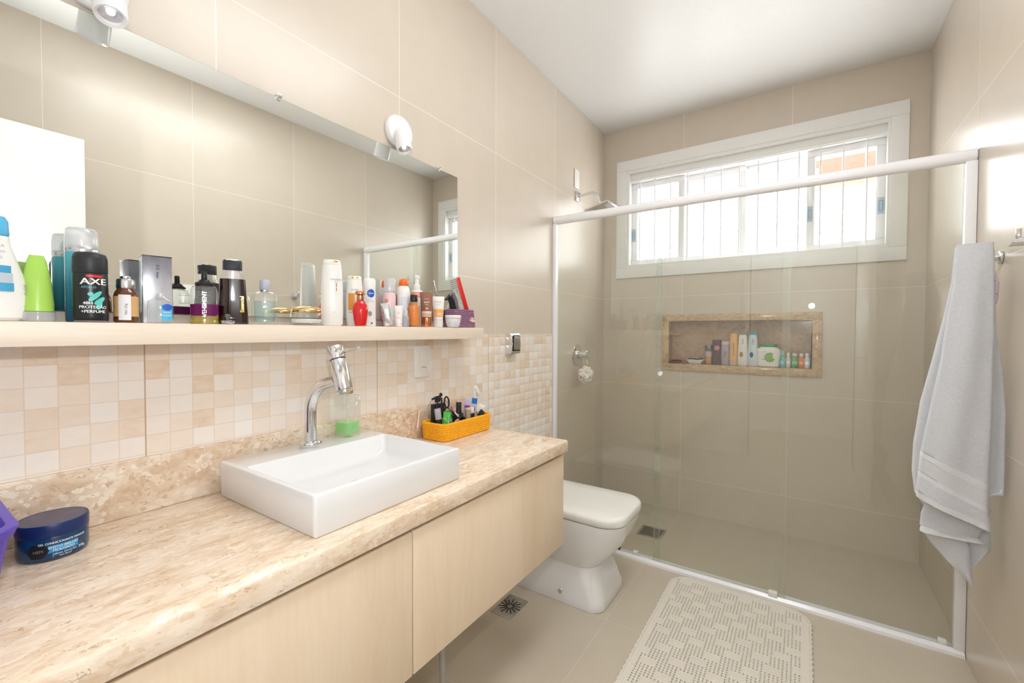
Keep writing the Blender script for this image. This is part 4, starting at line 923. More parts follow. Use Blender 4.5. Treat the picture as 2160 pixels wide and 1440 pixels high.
# 22 white spray with coral label
x, y = .036, 1.145
t, a, z = bottle('hair_spray_bottle', 'slim white pump spray with coral label near the mirror', 'spray', x, y, [
    ('bottle_body', [(.020, .0005), (.0225, .004), (.0225, .125), (.020, .133), (.013, .137)], M_WPL, {}),
    ('pump', [(.012, .1372), (.0125, .139), (.0120, .155), (.008, .158), (.0075, .178), (.0095, .180), (.009, .190), (.006, .192)], M_WPL, {})])
ink(t, 'label', col('coral_label', C(240, 150, 132), .4), lambda m: patch(m, .050, .020, (x, y), a, .0226, z + .118))
ink(t, 'lettering', M_INKW, lambda m: text_on(m, 'TRI', .011, (x, y), a, .0226, z + .118, bold=.0004, lift=.001))
# 23 amber orange bottle
x, y = .100, 1.069
t, a, z = bottle('amber_oil_bottle', 'translucent orange body oil bottle with black cap', 'bottle', x, y, [
    ('bottle_body', [(.017, .0005), (.0190, .003), (.0190, .076), (.0165, .084), (.010, .088)], thin_glass('clear_amber', C(250, 226, 196), 1.6, .02, .08, C(240, 190, 130)), {}),
    ('oil', [(.0155, .004), (.0172, .006), (.0172, .074)], col('orange_oil', C(240, 172, 104), .15), {}),
    ('cap', [(.0125, .088), (.0130, .090), (.0125, .1095), (.0115, .111)], M_BLK, {})])
ink(t, 'lettering', col('brown_ink', C(150, 92, 48), .5), lambda m: (text_on(m, 'OIL', .005, (x, y), a, .0192, z + .055), text_on(m, 'corpo', .004, (x, y), a, .0192, z + .020)))
# 24 brown tube
x, y = .090, 1.140
t, a, z = bottle('brown_sunscreen_tube', 'brown tube with copper cap, standing right of the orange bottle', 'tube', x, y, [
    ('tube_body', [(.0172, .0195, .034), (.017, .0198, .04), (.012, .0212, .085), (.004, .0228, .120), (.0008, .0232, .127)], col('cocoa_plastic', C(146, 100, 80), .35), {}),
    ('cap', [(.0165, .0185, .0005), (.0175, .0195, .003), (.0175, .0195, .033)], M_COPPER, {})])
ink(t, 'label', col('sand_label', C(218, 178, 152), .4), lambda m: patch(m, .037, .010, (x, y), a, .0176, z + .041, Rc=.022))
ink(t, 'label', col('cream_label', C(226, 208, 198), .4), lambda m: patch(m, .037, .010, (x, y), a, .0172, z + .052, Rc=.023, lift=.0006))
ink(t, 'lettering', M_INKW, lambda m: (text_on(m, 'episol', .0085, (x, y), a, .0128, z + .090, Rc=.05, bold=.0002, lift=.002), text_on(m, 'color', .006, (x, y), a, .0128, z + .082, Rc=.05, lift=.003), text_on(m, '70', .0095, (x, y), a, .0150, z + .066, Rc=.04, bold=.0002, lift=.002), text_on(m, 'mantecorp', .0045, (x, y), a, .0095, z + .101, Rc=.05, lift=.002)))
# 25 white sunscreen tube
x, y = .096, 1.194
t, a, z = bottle('white_sunscreen_tube', 'white sunscreen tube with orange band, beside the brown tube', 'tube', x, y, [
    ('tube_body', [(.0155, .0175, .028), (.015, .0182, .04), (.010, .0208, .085), (.004, .0222, .108), (.0008, .0228, .114)], M_WPL, {}),
    ('cap', [(.0140, .0160, .0005), (.0155, .0175, .003), (.0160, .0180, .027)], M_SEAT, {})])
ink(t, 'label', col('orange_band', C(248, 176, 40), .4), lambda m: patch(m, .036, .009, (x, y), a, .0135, z + .062, Rc=.03, lift=.001))
ink(t, 'label', col('apricot_band', C(240, 176, 122), .4), lambda m: patch(m, .036, .019, (x, y), a, .0148, z + .047, Rc=.025, lift=.001))
ink(t, 'lettering', M_INKW, lambda m: text_on(m, '58', .013, (x, y), a, .0150, z + .048, Rc=.025, bold=.0003, lift=.002, dx=.004))
ink(t, 'lettering', M_INKG, lambda m: (text_on(m, 'ISDIN' if False else 'SKIN SUN', .0055, (x, y), a, .0096, z + .094, Rc=.05, lift=.002), text_on(m, 'FPS 50', .004, (x, y), a, .0110, z + .084, Rc=.05, lift=.002)))
# 26 purple crochet basket
def crochet(mb, outline, z0, z1, rows, r, flare=0.0, cx=0, cy=0, wob=0.15, npts=130):
    """stacked yarn rows following a rounded outline"""
    for i in range(rows):
        z = z0 + (z1 - z0) * i / (rows - 1); s_ = 1 + flare * i / (rows - 1)
        base = outline; L_ = []; tot = 0; cum = [0]
        for k_ in range(len(base)):
            a_, b_ = base[k_], base[(k_ + 1) % len(base)]; tot += math.hypot(b_[0] - a_[0], b_[1] - a_[1]); cum.append(tot)
        pts = []; rad = []
        for k_ in range(npts):
            s0 = tot * k_ / npts; j = max(q_ for q_ in range(len(cum) - 1) if cum[q_] <= s0); f_ = (s0 - cum[j]) / max(1e-9, cum[j + 1] - cum[j]); a_, b_ = base[j], base[(j + 1) % len(base)]
            px, py = a_[0] + (b_[0] - a_[0]) * f_, a_[1] + (b_[1] - a_[1]) * f_
            zz = z + (outline_z(px, py, i / (rows - 1)) if outline_z else 0)
            ph = math.cos(2 * PI * k_ / 7 + PI * i)
            pts.append((cx + (px - cx) * s_, cy + (py - cy) * s_, zz + .0007 * ph)); rad.append(r * (1 + wob * ph))
        mb.tube(pts, rad, 7, True)
outline_z = None
def crochet_mat(name, c0, c1, sc=260):
    k = N(name); P, q = k.pos(); f = k.noise(P, sc, 3, .6); k.col(k.ramp(f, [(.3, c0), (.7, c1)])); k.p.inputs['Roughness'].default_value = .85; k.bump(f, .0015, .7); return k.m
M_PURP = crochet_mat('mauve_yarn', C(116, 76, 106), C(176, 134, 160)); M_YEL = crochet_mat('mustard_yarn', C(240, 158, 18), C(255, 192, 36))
bk = thing('purple_crochet_basket', 'purple crochet basket holding combs and a brush at the shelf end', 'basket', (.060, 1.345, SH))
ol = [(p_[0], p_[1]) for p_ in rring(.022, .100, 1.296, 1.416, .022, 0)]
mb = MB(); crochet(mb, ol, SH + .0050, SH + .068, 10, .0040, -.10, .058, 1.356, .22, 378); obj('basket_wall', mb, M_PURP, bk)
obj('basket_base', MB().loft([rring(.026, .090, 1.304, 1.398, .02, SH + z_) for z_ in (.001, .005)]), M_PURP, bk)
mb = MB()
for an in (-1.2, -.6, 0, .6, 1.2, 1.57):
    p0 = Vector((.1035, 1.384, SH + .024)); dirv = Vector((0, math.sin(an), math.cos(an)))
    mb.tube([p0, p0 + dirv * .010, p0 + dirv * .020], [.0022, .0028, .0016], 8)
obj('star_stitch', mb, col('cream_thread', C(232, 204, 184), .8), bk)
# combs and brush
def comb(name, label, cat, p0, p1, side, spine, tooth, nt, m, mt, thick=.004, skip=0):
    t_ = thing(name, label, cat, tuple(p0)); p0, p1, side = Vector(p0), Vector(p1), Vector(side).normalized(); ax = (p1 - p0).normalized(); L_ = (p1 - p0).length; nrm = ax.cross(side).normalized()
    T_ = Matrix((ax, side, nrm)).transposed().to_4x4(); T_.translation = p0
    obj('spine', MB().box(0, L_, -spine, 0, -thick / 2, thick / 2, .0015, T=T_), m, t_)
    mb_ = MB()
    for i in range(skip, nt):
        s_ = L_ * (i + .5) / nt; mb_.box(s_ - L_ / nt * .27, s_ + L_ / nt * .27, -.001, tooth * (1 - .25 * abs(2 * i / nt - 1) ** 3), -thick * .35, thick * .35, .0005, T=T_)
    obj('teeth', mb_, mt, t_); return t_
ddir = Vector((.557, -.83, 0)); rdir = Vector((.83, .557, 0))   # toward the viewer's side and to the right, for hand-leaned items
pA = Vector((.080, 1.392, SH + .012)); pB = Vector((.072, 1.318, SH + .196))
comb('red_comb', 'red wide-tooth comb leaning out of the purple basket', 'comb', pA, pB, (-.62, -.75, -.28), .017, .030, 24, col('red_plastic', C(216, 44, 44), .25), col('grey_teeth', C(150, 150, 146), .35), skip=7)
pA = Vector((.048, 1.340, SH + .010)); pB = Vector((.045, 1.395, SH + .108))
mb = MB(); T_ = Matrix.Identity(4)
cc_ = thing('cream_comb_handle', 'cream plastic comb handle sticking out right of the red comb', 'comb', tuple(pA))
obj('handle', MB().tube([pA, pA.lerp(pB, .5), pA.lerp(pB, .9), pB], [.004, .006, .0075, .005], 12), col('cream_plastic', C(232, 222, 200), .35), cc_)
obj('handle_loop', MB().tube([pB + Vector((0, 0, -.006)), pB + Vector((0, .010, -.002)), pB + Vector((0, .018, -.016)), pB + Vector((0, .006, -.030))], .003, 8), col('cream_plastic', C(232, 222, 200), .35), cc_)
br = thing('hair_brush', 'grey and black hair brush with fine pale bristles in the purple basket', 'brush', (.056, 1.325, SH + .01))
obj('brush_body', MB().tube([(.058, 1.322, SH + .012), (.062, 1.318, SH + .070), (.064, 1.302, SH + .108), (.066, 1.282, SH + .120), (.066, 1.268, SH + .108)], [.012, .014, .012, .009, .005], 14), M_BLK, br)
obj('brush_back', MB().tube([(.072, 1.328, SH + .07), (.074, 1.316, SH + .108), (.075, 1.296, SH + .134), (.074, 1.279, SH + .128)], [.007, .010, .009, .004], 12), col('graphite_plastic', C(112, 114, 118), .3), br)
mb = MB()
for i in range(22):
    f_ = i / 21; p_ = Vector((.073, 1.300 + .052 * f_, SH + .142 - .075 * f_)); mb.tube([p_, p_ + Vector((.002, .014, .010))], [.0009, .0007], 5)
obj('bristles', mb, col('ivory_bristle', C(232, 228, 216), .5), br)
# 27 cream jar
x, y = .108, 1.263
t, a, z = bottle('cream_jar', 'small white cream jar in front of the purple basket', 'jar', x, y, [
    ('jar_body', [(.018, .0005), (.021, .002), (.0275, .020), (.0290, .034)], M_WPL, {}), ('lid', [(.0300, .0345), (.0308, .036), (.0308, .044), (.029, .0462)], M_SEAT, {})])
ink(t, 'label', col('lavender_label', C(204, 208, 226), .4), lambda m: (patch(m, .014, .020, (x, y), a, .0262, z + .020, dx=-.012, lift=.0014), patch(m, .018, .020, (x, y), a, .0262, z + .020, dx=.009, lift=.0014)))

# ================================================================== THINGS IN THE SHOWER NICHE
NB = NZ0; NY = D + .034
def nb(name, label, cat, x, parts, y=NY, group=None): return bottle(name, label, cat, x, y, parts, z=NB + .0005, group=group, rot=-PI / 2 - .0)
# in this frame rx is the depth, ry the width
t = thing('shell_dish', 'flat brown shell-like dish with a dark rim at the niche left corner', 'dish', (.512, NY, NB))
obj('dish_body', MB().lathe([(.016, .001), (.034, .006), (.040, .012), (.038, .013), (.030, .009), (.004, .006)], (.512, NY - .012, NB), n=30, sy=.75), col('brown_resin', C(170, 128, 78), .35), t)
obj('rope', MB().tube([(.482, NY - .02, NB + .013), (.495, NY - .005, NB + .018), (.512, NY - .022, NB + .017), (.530, NY - .008, NB + .019), (.545, NY - .02, NB + .015)], .0028, 8), M_DARK, t)
t = thing('soap_dish', 'white angular soap dish heaped with dark and yellow trinkets', 'dish', (.632, NY, NB))
obj('dish_body', MB().loft([rring(.632 - a_, .632 + a_ , NY - .030 * s_, NY + .028 * s_, .004, NB + z_) for a_, s_, z_ in ((.034, .8, .001), (.036, .85, .003), (.052, 1.1, .026), (.050, 1.05, .026), (.036, .8, .008))], True, True), M_WPL, t)
mb = MB(); mb.lathe([(.012, 0), (.022, .006), (.012, .014), (.003, .018)], (.640, NY, NB + .026), n=18, sx=1.1, sy=.8); obj('soap_piece', mb, col('honey_soap', C(210, 172, 96), .5), t)
obj('cord_tangle', MB().tube([(.590, NY - .01, NB + .031), (.605, NY - .02, NB + .034), (.625, NY - .025, NB + .033), (.648, NY - .022, NB + .031), (.665, NY - .008, NB + .036), (.672, NY + .01, NB + .035)], .0035, 8), M_DARK, t)
nb('grey_cap_bottle', 'clear bottle with orange contents and grey screw cap in the niche', 'bottle', .713, [('bottle_body', [(.020, .0), (.0225, .003), (.0225, .085), (.020, .090)], M_CLEAR, {}), ('contents', [(.019, .003), (.0205, .005), (.0205, .050)], col('amber_gel', C(226, 160, 84), .2), {}), ('label', [(.0228, .05), (.0228, .082)], col('mauve_label', C(202, 178, 180), .5), {}), ('cap', [(.024, .0905), (.025, .093), (.025, .116), (.022, .123)], col('grey_metal_cap', C(120, 126, 130), .3, metal=.7), {})])
t, a, z = nb('purple_carton', 'dark purple upright carton with a pink splash in the niche', 'box', .759, [('carton', [(.022, .0235, 0), (.022, .0235, .158)], col('aubergine_card', C(84, 48, 66), .4), dict(pw=14, n=48))])
ink(t, 'picture', col('salmon_print', C(206, 132, 126), .4), lambda m: patch(m, .032, .030, (.759, NY), a, .0222, z + .105, Rc=9, shape='oval', turn=.4, dx=.004))
nb('lilac_bottle', 'silvery lilac bottle beside the purple carton', 'bottle', .809, [('bottle_body', [(.018, .024, 0), (.020, .026, .003), (.020, .026, .115), (.017, .022, .128)], col('lilac_silver', C(178, 166, 176), .3), dict(pw=2.6)), ('cap', [(.018, .023, .1285), (.019, .024, .131), (.018, .023, .147), (.014, .018, .150)], col('pale_pink_cap', C(220, 190, 198), .3), dict(pw=2.6))])
ink(COL.objects[-1].parent if False else [o for o in COL.objects if o.name.startswith('lilac_bottle')][0], 'lettering', col('plum_ink', C(110, 80, 100), .5), lambda m: text_on(m, 'Siage', .018, (.809, NY), -PI / 2, .0205, NB + .070, Rc=.05, turn=PI / 2))
nb('orange_conditioner', 'tall apricot bottle standing on a clear base', 'bottle', .857, [('bottle_body', [(.019, .022, .030), (.0195, .0235, .035), (.018, .0225, .190), (.015, .019, .200)], col('apricot_plastic', C(236, 184, 118), .3), dict(pw=2.6)), ('base_cap', [(.018, .021, 0), (.019, .0225, .003), (.019, .0225, .0295)], col('beige_clear', C(214, 192, 162), .3), dict(pw=2.6))])
ink([o for o in COL.objects if o.name.startswith('orange_conditioner')][0], 'lettering', M_INKB, lambda m: text_on(m, 'natura tododia', .014, (.857, NY), -PI / 2, .0198, NB + .10, Rc=.05, turn=PI / 2, dx=0))
def slant(x, body, capm, name, label, word, em):
    t, a, z = nb(name, label, 'bottle', x, [('bottle_body', [(.018, .026, 0), (.020, .029, .004), (.020, .028, .08), (.018, .024, .180), (.016, .021, .192)], body, dict(pw=2.6))])
    obj('cap', MB().loft([[(x + sx2, NY + sy2, NB + z2) for sx2, sy2, z2 in ((-.020, -.015, .1925), (.020, -.015, .1925), (.020, .015, .1925), (-.020, .015, .1925))], [(x + sx2, NY + sy2, NB + z2) for sx2, sy2, z2 in ((-.019, -.013, .203), (.022, -.013, .216), (.022, .013, .216), (-.019, .013, .203))]]), capm, t)
    ink(t, 'lettering', em, lambda m: (text_on(m, word, .017, (x, NY), a, .0200, NB + .15, Rc=.06, turn=PI / 2, dx=0), patch(m, .020, .034, (x, NY), a, .0205, NB + .070, Rc=.06, dx=-.006, shape='oval')))
slant(.908, M_WPL, col('taupe_cap', C(150, 136, 120), .3), 'white_shampoo_bottle', 'white shampoo bottle with slanted taupe cap and gold mark in the niche', 'dove', col('tan_ink', C(186, 140, 78), .4))
slant(.964, col('bluish_white', C(222, 230, 238), .3), col('teal_cap', C(72, 158, 178), .3), 'blue_cap_shampoo', 'bluish white shampoo bottle with slanted teal cap in the niche', 'Clear', col('cobalt_ink', C(40, 92, 160), .4))
t, a, z = nb('hair_cream_tub', 'big white tub with green lid and green leaf emblem in the niche', 'tub', 1.047, [('tub_body', [(.030, .052, 0), (.034, .058, .004), (.036, .066, .09), (.034, .062, .105), (.030, .046, .116), (.028, .042, .120)], M_WPL, dict(pw=2.8)), ('lid', [(.030, .044, .1205), (.031, .046, .123), (.031, .046, .136), (.029, .043, .139)], col('leaf_green_lid', C(58, 150, 84), .35), dict(pw=2.6))])
ink(t, 'emblem', col('lime_print', C(132, 190, 74), .4), lambda m: (patch(m, .050, .050, (1.047, NY), a, .0360, z + .058, Rc=.11, dx=.010, shape='oval', lift=.0012), patch(m, .030, .018, (1.047, NY), a, .0350, z + .066, Rc=.11, dx=-.030, shape='oval', lift=.0012)))
ink(t, 'leaf', col('deep_green_print', C(58, 120, 56), .4), lambda m: [patch(m, .010, .005, (1.047, NY), a, .0360, z + .058 + .026 * math.sin(q_), Rc=.11, dx=.010 + .026 * math.cos(q_), shape='oval', lift=.0018) for q_ in [2 * PI * i / 12 for i in range(12)]])
ink(t, 'lettering', M_INKB, lambda m: (text_on(m, 'Salon', .008, (1.047, NY), a, .0362, z + .092, Rc=.11, dx=-.022, lift=.0012), text_on(m, 'NUTRI', .010, (1.047, NY), a, .0362, z + .046, Rc=.11, dx=-.032, lift=.0012)))
vials = [('teal_mouth_bottle', 'small teal bottle directly right of the green-lidded tub', 1.121, .015, .100, C(92, 178, 174), C(150, 206, 204), .030),
         ('white_dropper_bottle', 'narrow white little bottle between the teal and the green one', 1.150, .0125, .088, C(226, 224, 218), C(236, 236, 232), .024),
         ('green_vial', 'small green vial with white cap in the niche', 1.182, .0185, .086, C(104, 166, 118), C(236, 236, 232), .018),
         ('orange_vial', 'small orange vial with white cap, third from the niche right end', 1.214, .0150, .086, C(236, 140, 72), C(236, 236, 232), .018),
         ('white_vial_blue_label', 'small white bottle with pale blue label at the niche right corner', 1.243, .0160, .088, C(206, 220, 236), C(238, 238, 238), .020)]
for nm, lb, x, r, h, cb_, cc2, ch in vials:
    t, a, z = nb(nm, lb, 'bottle', x, [('bottle_body', [(r * .9, 0), (r, .003), (r, h - ch - .014), (r * .62, h - ch - .003), (r * .6, h - ch)], plain(nm + '_body', cb_, .2), {}), ('cap', [(r * .62, h - ch + .0005), (r * .68, h - ch + .002), (r * .66, h - .002), (r * .5, h)], plain(nm + '_cap', cc2, .3), {})], y=NY - .006)
    ink(t, 'label', plain(nm + '_label', tuple(min(1, v * 1.5 + .1) for v in cb_[:3]) + (1,), .4), lambda m: patch(m, r * 1.5, .018, (x, NY - .006), a, r, z + .030))
tag(obj('dark_folder', MB().box(1.2605, 1.2635, NY - .02, NY + .04, NB + .001, NB + .205, .0005), M_DARK), 'thin dark strip standing against the right side of the niche', 'strip')

# ================================================================== ON THE COUNTER
# hair gel jar
gx, gy = .101, .187
gj = thing('hair_gel_jar', 'wide dark blue hair gel jar with navy lid on the counter', 'jar', (gx, gy, CT))
M_GEL = plain('deep_blue_gel', C(8, 58, 96), .08, spec=.8); ga = face_angle(gx, gy)
def ell(prof): return [(r, z) for r, z in prof]
gr = .0468
obj('jar_body', MB().lathe([(gr * .90, .0006), (gr * .97, .003), (gr, .008), (gr, .040), (gr * .985, .042)], (gx, gy, CT), n=64), M_GEL, gj)
obj('lid', MB().lathe([(gr * 1.0, .0425), (gr * 1.01, .044), (gr * 1.01, .0625), (gr * .985, .0645), (gr * .90, .0640)], (gx, gy, CT), n=64), plain('navy_lid', C(18, 42, 96), .35), gj)
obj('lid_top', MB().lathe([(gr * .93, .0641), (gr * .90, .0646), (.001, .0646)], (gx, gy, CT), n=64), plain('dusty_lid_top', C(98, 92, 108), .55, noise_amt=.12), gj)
mb = MB(); patch(mb, .040, .0125, (gx, gy), ga + .28, gr, CT + .022); obj('label', mb, col('azure_label', C(22, 150, 208), .4), gj)
mb = MB()
text_on(mb, 'GEL CONDICIONANTE FIXADOR', .0052, (gx, gy), ga + .28, gr, CT + .0325, bold=.00015, sx=.82); text_on(mb, 'EFEITO BRILHO', .0056, (gx, gy), ga + .28, gr, CT + .0246, bold=.00015, lift=.001); text_on(mb, 'MOLHADO', .0056, (gx, gy), ga + .28, gr, CT + .0195, bold=.00015, lift=.001)
text_on(mb, 'MÉDIA FIXAÇÃO', .0042, (gx, gy), ga + .32, gr, CT + .0125); text_on(mb, 'Sem Álcool', .0034, (gx, gy), ga + .32, gr, CT + .0085); text_on(mb, '300g', .0060, (gx, gy), ga + .32, gr, CT + .0125, dx=.024)
obj('lettering', mb, M_INKW, gj)
mb = MB(); patch(mb, .030, .024, (gx, gy), ga - .42, gr, CT + .021, shape='hex', lift=.0005)
obj('badge', mb, M_BLK, gj)
mb = MB(); text_on(mb, 'HEM', .0065, (gx, gy), ga - .40, gr, CT + .021, lift=.0012); obj('badge_letters', mb, M_INKG, gj)

# purple plastic basket, only its corner is in view
pb = thing('purple_plastic_basket', 'violet plastic basket at the left edge of the counter', 'basket', (.20, .03, CT))
M_VIO = plain('violet_plastic', C(84, 62, 178), .35)
PX0, PX1, PY0, PY1, PH = .060, .318, -.20, .118, .125
k = N('violet_plastic_inner'); P, q = k.pos(); k.col(C(56, 44, 150)); k.p.inputs['Roughness'].default_value = .4
rg = [rring(PX0 + .04, PX1 - .045, PY0 + .03, PY1 - .022, .02, CT + .001), rring(PX0 + .035, PX1 - .040, PY0 + .03, PY1 - .019, .022, CT + .006), rring(PX0 + .012, PX1 - .012, PY0 + .01, PY1 - .004, .028, CT + PH - .016), rring(PX0 + .006, PX1 - .006, PY0 + .006, PY1 - .0, .03, CT + PH - .014), rring(PX0 + .002, PX1 - .002, PY0 + .002, PY1 + .004, .03, CT + PH - .002), rring(PX0 + .003, PX1 - .003, PY0 + .003, PY1 + .003, .03, CT + PH), rring(PX0 + .014, PX1 - .014, PY0 + .012, PY1 - .008, .026, CT + PH), rring(PX0 + .017, PX1 - .017, PY0 + .015, PY1 - .010, .025, CT + PH - .004), rring(PX0 + .045, PX1 - .050, PY0 + .035, PY1 - .030, .02, CT + .006)]
obj('basket_body', MB().loft(rg), M_VIO, pb)
mb = MB()
for i in range(7):
    for j in range(4): mb.box(.13 + i * .022, .136 + i * .022, PY1 - .0125 - j * .004, PY1 - .0105 - j * .004, CT + .096 - j * .022, CT + .108 - j * .022)
obj('vent_slots', mb, plain('pale_lilac_slot', C(178, 170, 224), .4), pb)

# orange-yellow crochet basket with cosmetics
yb = thing('yellow_crochet_basket', 'mustard yellow crochet basket of small cosmetics on the counter', 'basket', (.09, 1.32, CT))
ol = [(p_[0], p_[1]) for p_ in rring(.034, .152, 1.168, 1.448, .028, 0)]
mb = MB(); crochet(mb, ol, CT + .0055, CT + .060, 8, .0054, .03, .092, 1.31, .20, 630); obj('basket_wall', mb, M_YEL, yb)
obj('basket_base', MB().loft([rring(.040, .144, 1.188, 1.442, .026, CT + z_) for z_ in (.001, .006)]), M_YEL, yb)
ZB2 = CT + .0065
BK = 'cosmetics in the yellow basket'
# scissors
M_MBLK = col('matt_black_plastic', C(34, 36, 42), .35)
sv = thing('scissors', 'scissors with black handles upright in the yellow basket', 'scissors', (.080, 1.225, ZB2))
def ring3(c, ry, rz, tilt, r, n=28): return MB().tube([(c[0], c[1] + ry * math.cos(t_) * math.cos(tilt) - rz * math.sin(t_) * math.sin(tilt), c[2] + ry * math.cos(t_) * math.sin(tilt) + rz * math.sin(t_) * math.cos(tilt)) for t_ in [2 * PI * i / n for i in range(n)]], r, 8, True)
sy0 = 1.232
for s_ in (-1, 1):
    hb = ring3((.084, sy0 + s_ * .018, ZB2 + .096), .011, .017, s_ * .25, .0028); hb.tube([(.084, sy0 + s_ * .012, ZB2 + .080), (.084, sy0 + s_ * .004, ZB2 + .064), (.084, sy0, ZB2 + .050)], [.003, .0035, .003], 8)
    obj('handle', hb, M_MBLK, sv)
obj('blade', MB().box(.082, .086, sy0 - .005, sy0 + .005, ZB2 + .001, ZB2 + .052, .001), M_STEEL, sv)
def stick(name, label, cat, p0, p1, parts, group=BK):
    """slim cosmetic made of consecutive cylinders along p0->p1: (name, t0, t1, radius, material)"""
    t_ = thing(name, label, cat, tuple(p0), group); p0, p1 = Vector(p0), Vector(p1)
    for nm, t0, t1, r, m in parts: obj(nm, MB().cyl(p0.lerp(p1, t0), p0.lerp(p1, t1), r, 18, bev=min(.001, r * .3)), m, t_)
    return t_
G1, G2 = col('bright_green_pack', C(70, 186, 60), .25), col('dark_green_pack', C(34, 96, 62), .3)
for i, (yy, xx, m_, lb) in enumerate(((1.212, .112, G1, 'bright green foil pack with white letters at the left of the yellow basket'), (1.238, .118, G2, 'dark green striped foil pack under the scissors'))):
    t_ = thing('foil_pack', lb, 'pack', (xx, yy, ZB2), BK); a_ = face_angle(xx, yy)
    T_ = Matrix.Translation((xx, yy, ZB2 + .001)) @ Matrix.Rotation(a_, 4, 'Z') @ Matrix.Rotation((-.12, .12)[i], 4, 'X')
    obj('pouch', MB().loft([[T_ @ Vector((.005 * math.sin(PI * min(1, v / 10 + .05)) * math.cos(2 * PI * j / 16) + .0004, .0125 * math.sin(2 * PI * j / 16), v * .0074)) for j in range(16)] for v in range(11)]), m_, t_)
    mb = MB(); gv, gf = glyphs('OLG', .011); gv = [(v_.x * math.cos(.5) + v_.y * math.sin(.5), -v_.x * math.sin(.5) + v_.y * math.cos(.5)) for v_ in gv]; mb.add([T_ @ Vector((.0060, u_, .050 + w_)) for u_, w_ in gv], gf); mb.box(.0052, .0058, .006, .0072, .010, .066, T=T_); obj('print', mb, col('white_green_ink', C(214, 236, 210), .5), t_)
stick('clear_cap_bottle', 'little bottle with clear grey cap leaning at the left end of the yellow basket', 'bottle', (.105, 1.196, ZB2 + .008), (.095, 1.192, ZB2 + .086), [('bottle_body', 0, .6, .009, M_DARK), ('cap', .6, 1, .0105, M_FROST)])
obj_hl = thing('wire_loop_band', 'thin wire hair band with black bow arching over the basket left end', 'hair band', (.06, 1.20, ZB2), BK)
obj('wire', MB().tube([(.070, 1.190, ZB2 + .010), (.060, 1.176, ZB2 + .050), (.055, 1.180, ZB2 + .085), (.060, 1.200, ZB2 + .108), (.066, 1.232, ZB2 + .114), (.070, 1.262, ZB2 + .095), (.075, 1.290, ZB2 + .05)], .0014, 8), col('pale_wire', C(206, 180, 160), .3, metal=.6), obj_hl)
mb = MB().tube([(.060, 1.198, ZB2 + .108), (.063, 1.215, ZB2 + .113), (.066, 1.232, ZB2 + .114)], .0035, 8); mb.lathe([(.001, -.006), (.005, -.003), (.006, 0), (.005, .004), (.001, .006)], (.066, 1.235, ZB2 + .119), n=12)
mb.box(.062, .068, 1.208, 1.232, ZB2 + .098, ZB2 + .110, .002); obj('bow', mb, M_MBLK, obj_hl)
t_ = thing('black_case', 'upright black compact case behind the scissors', 'case', (.055, 1.235, ZB2), BK); obj('case_body', MB().box(.045, .062, 1.210, 1.262, ZB2 + .001, ZB2 + .092, .002), M_MBLK, t_); obj('case_clasp', MB().box(.062, .064, 1.230, 1.242, ZB2 + .070, ZB2 + .080, .001), M_STEEL, t_)
stick('eyebrow_pencil', 'silver-tipped dark pencil slanting across the yellow basket', 'pencil', (.100, 1.330, ZB2 + .030), (.085, 1.272, ZB2 + .084), [('shaft', 0, .85, .0030, M_MBLK), ('tip', .85, 1, .0032, M_SILVER)])
stick('white_pencil', 'white cosmetic pencil beside the dark pencil in the yellow basket', 'pencil', (.108, 1.335, ZB2 + .025), (.090, 1.285, ZB2 + .078), [('shaft', 0, .8, .0028, M_WPL), ('tip', .8, 1, .0026, col('rose_tip', C(206, 130, 130), .4))])
stick('pink_lip_tube', 'pinkish red lipstick tube in the middle of the yellow basket', 'lipstick', (.070, 1.318, ZB2 + .010), (.066, 1.300, ZB2 + .078), [('tube_body', 0, .65, .007, M_MBLK), ('cap', .65, 1, .0068, col('old_rose', C(190, 96, 98), .3))])
stick('black_mascara', 'black mascara tube leaning right in the yellow basket', 'mascara', (.090, 1.300, ZB2 + .008), (.080, 1.330, ZB2 + .080), [('tube_body', 0, .55, .0075, M_BLK), ('ring', .55, .6, .0077, M_SILVER), ('cap', .6, 1, .0072, M_BLK)])
stick('fat_black_tube', 'thick glossy black tube beside the mascara', 'tube', (.066, 1.345, ZB2 + .008), (.060, 1.352, ZB2 + .086), [('tube_body', 0, .55, .0105, M_BLK), ('cap', .55, 1, .0100, M_MBLK)])
stick('short_black_tube', 'short black nail polish with square-looking cap near the basket front', 'nail polish', (.112, 1.318, ZB2 + .002), (.108, 1.312, ZB2 + .058), [('bottle_body', 0, .5, .0105, M_BLK), ('cap', .5, 1, .0075, M_MBLK)])
t_ = thing('coiled_cord', 'coil of black elastic hair ties heaped at the basket front', 'hair tie', (.120, 1.285, ZB2 + .03), BK)
for i in range(4): obj('elastic', ring3((.118 + i * .004, 1.288 + .006 * math.sin(i * 2), ZB2 + .038 + i * .003), .018 - i * .002, .016, i * .5, .0028), M_BLK, t_)
t_ = thing('tan_hair_tie', 'tan and black twisted hair tie at the front rim of the yellow basket', 'hair tie', (.132, 1.262, ZB2 + .04), BK); obj('elastic', ring3((.132, 1.258, ZB2 + .044), .014, .010, .3, .0026), col('tan_elastic', C(206, 160, 136), .7), t_); obj('elastic', ring3((.130, 1.266, ZB2 + .038), .014, .008, -.4, .0024), M_BLK, t_)
stick('beige_foundation', 'beige capped foundation tube in the yellow basket', 'tube', (.100, 1.362, ZB2 + .002), (.098, 1.364, ZB2 + .068), [('tube_body', 0, .9, .0105, col('khaki_tube', C(176, 156, 128), .3)), ('cap', .9, 1, .0105, col('ivory_cap', C(216, 200, 170), .3))])
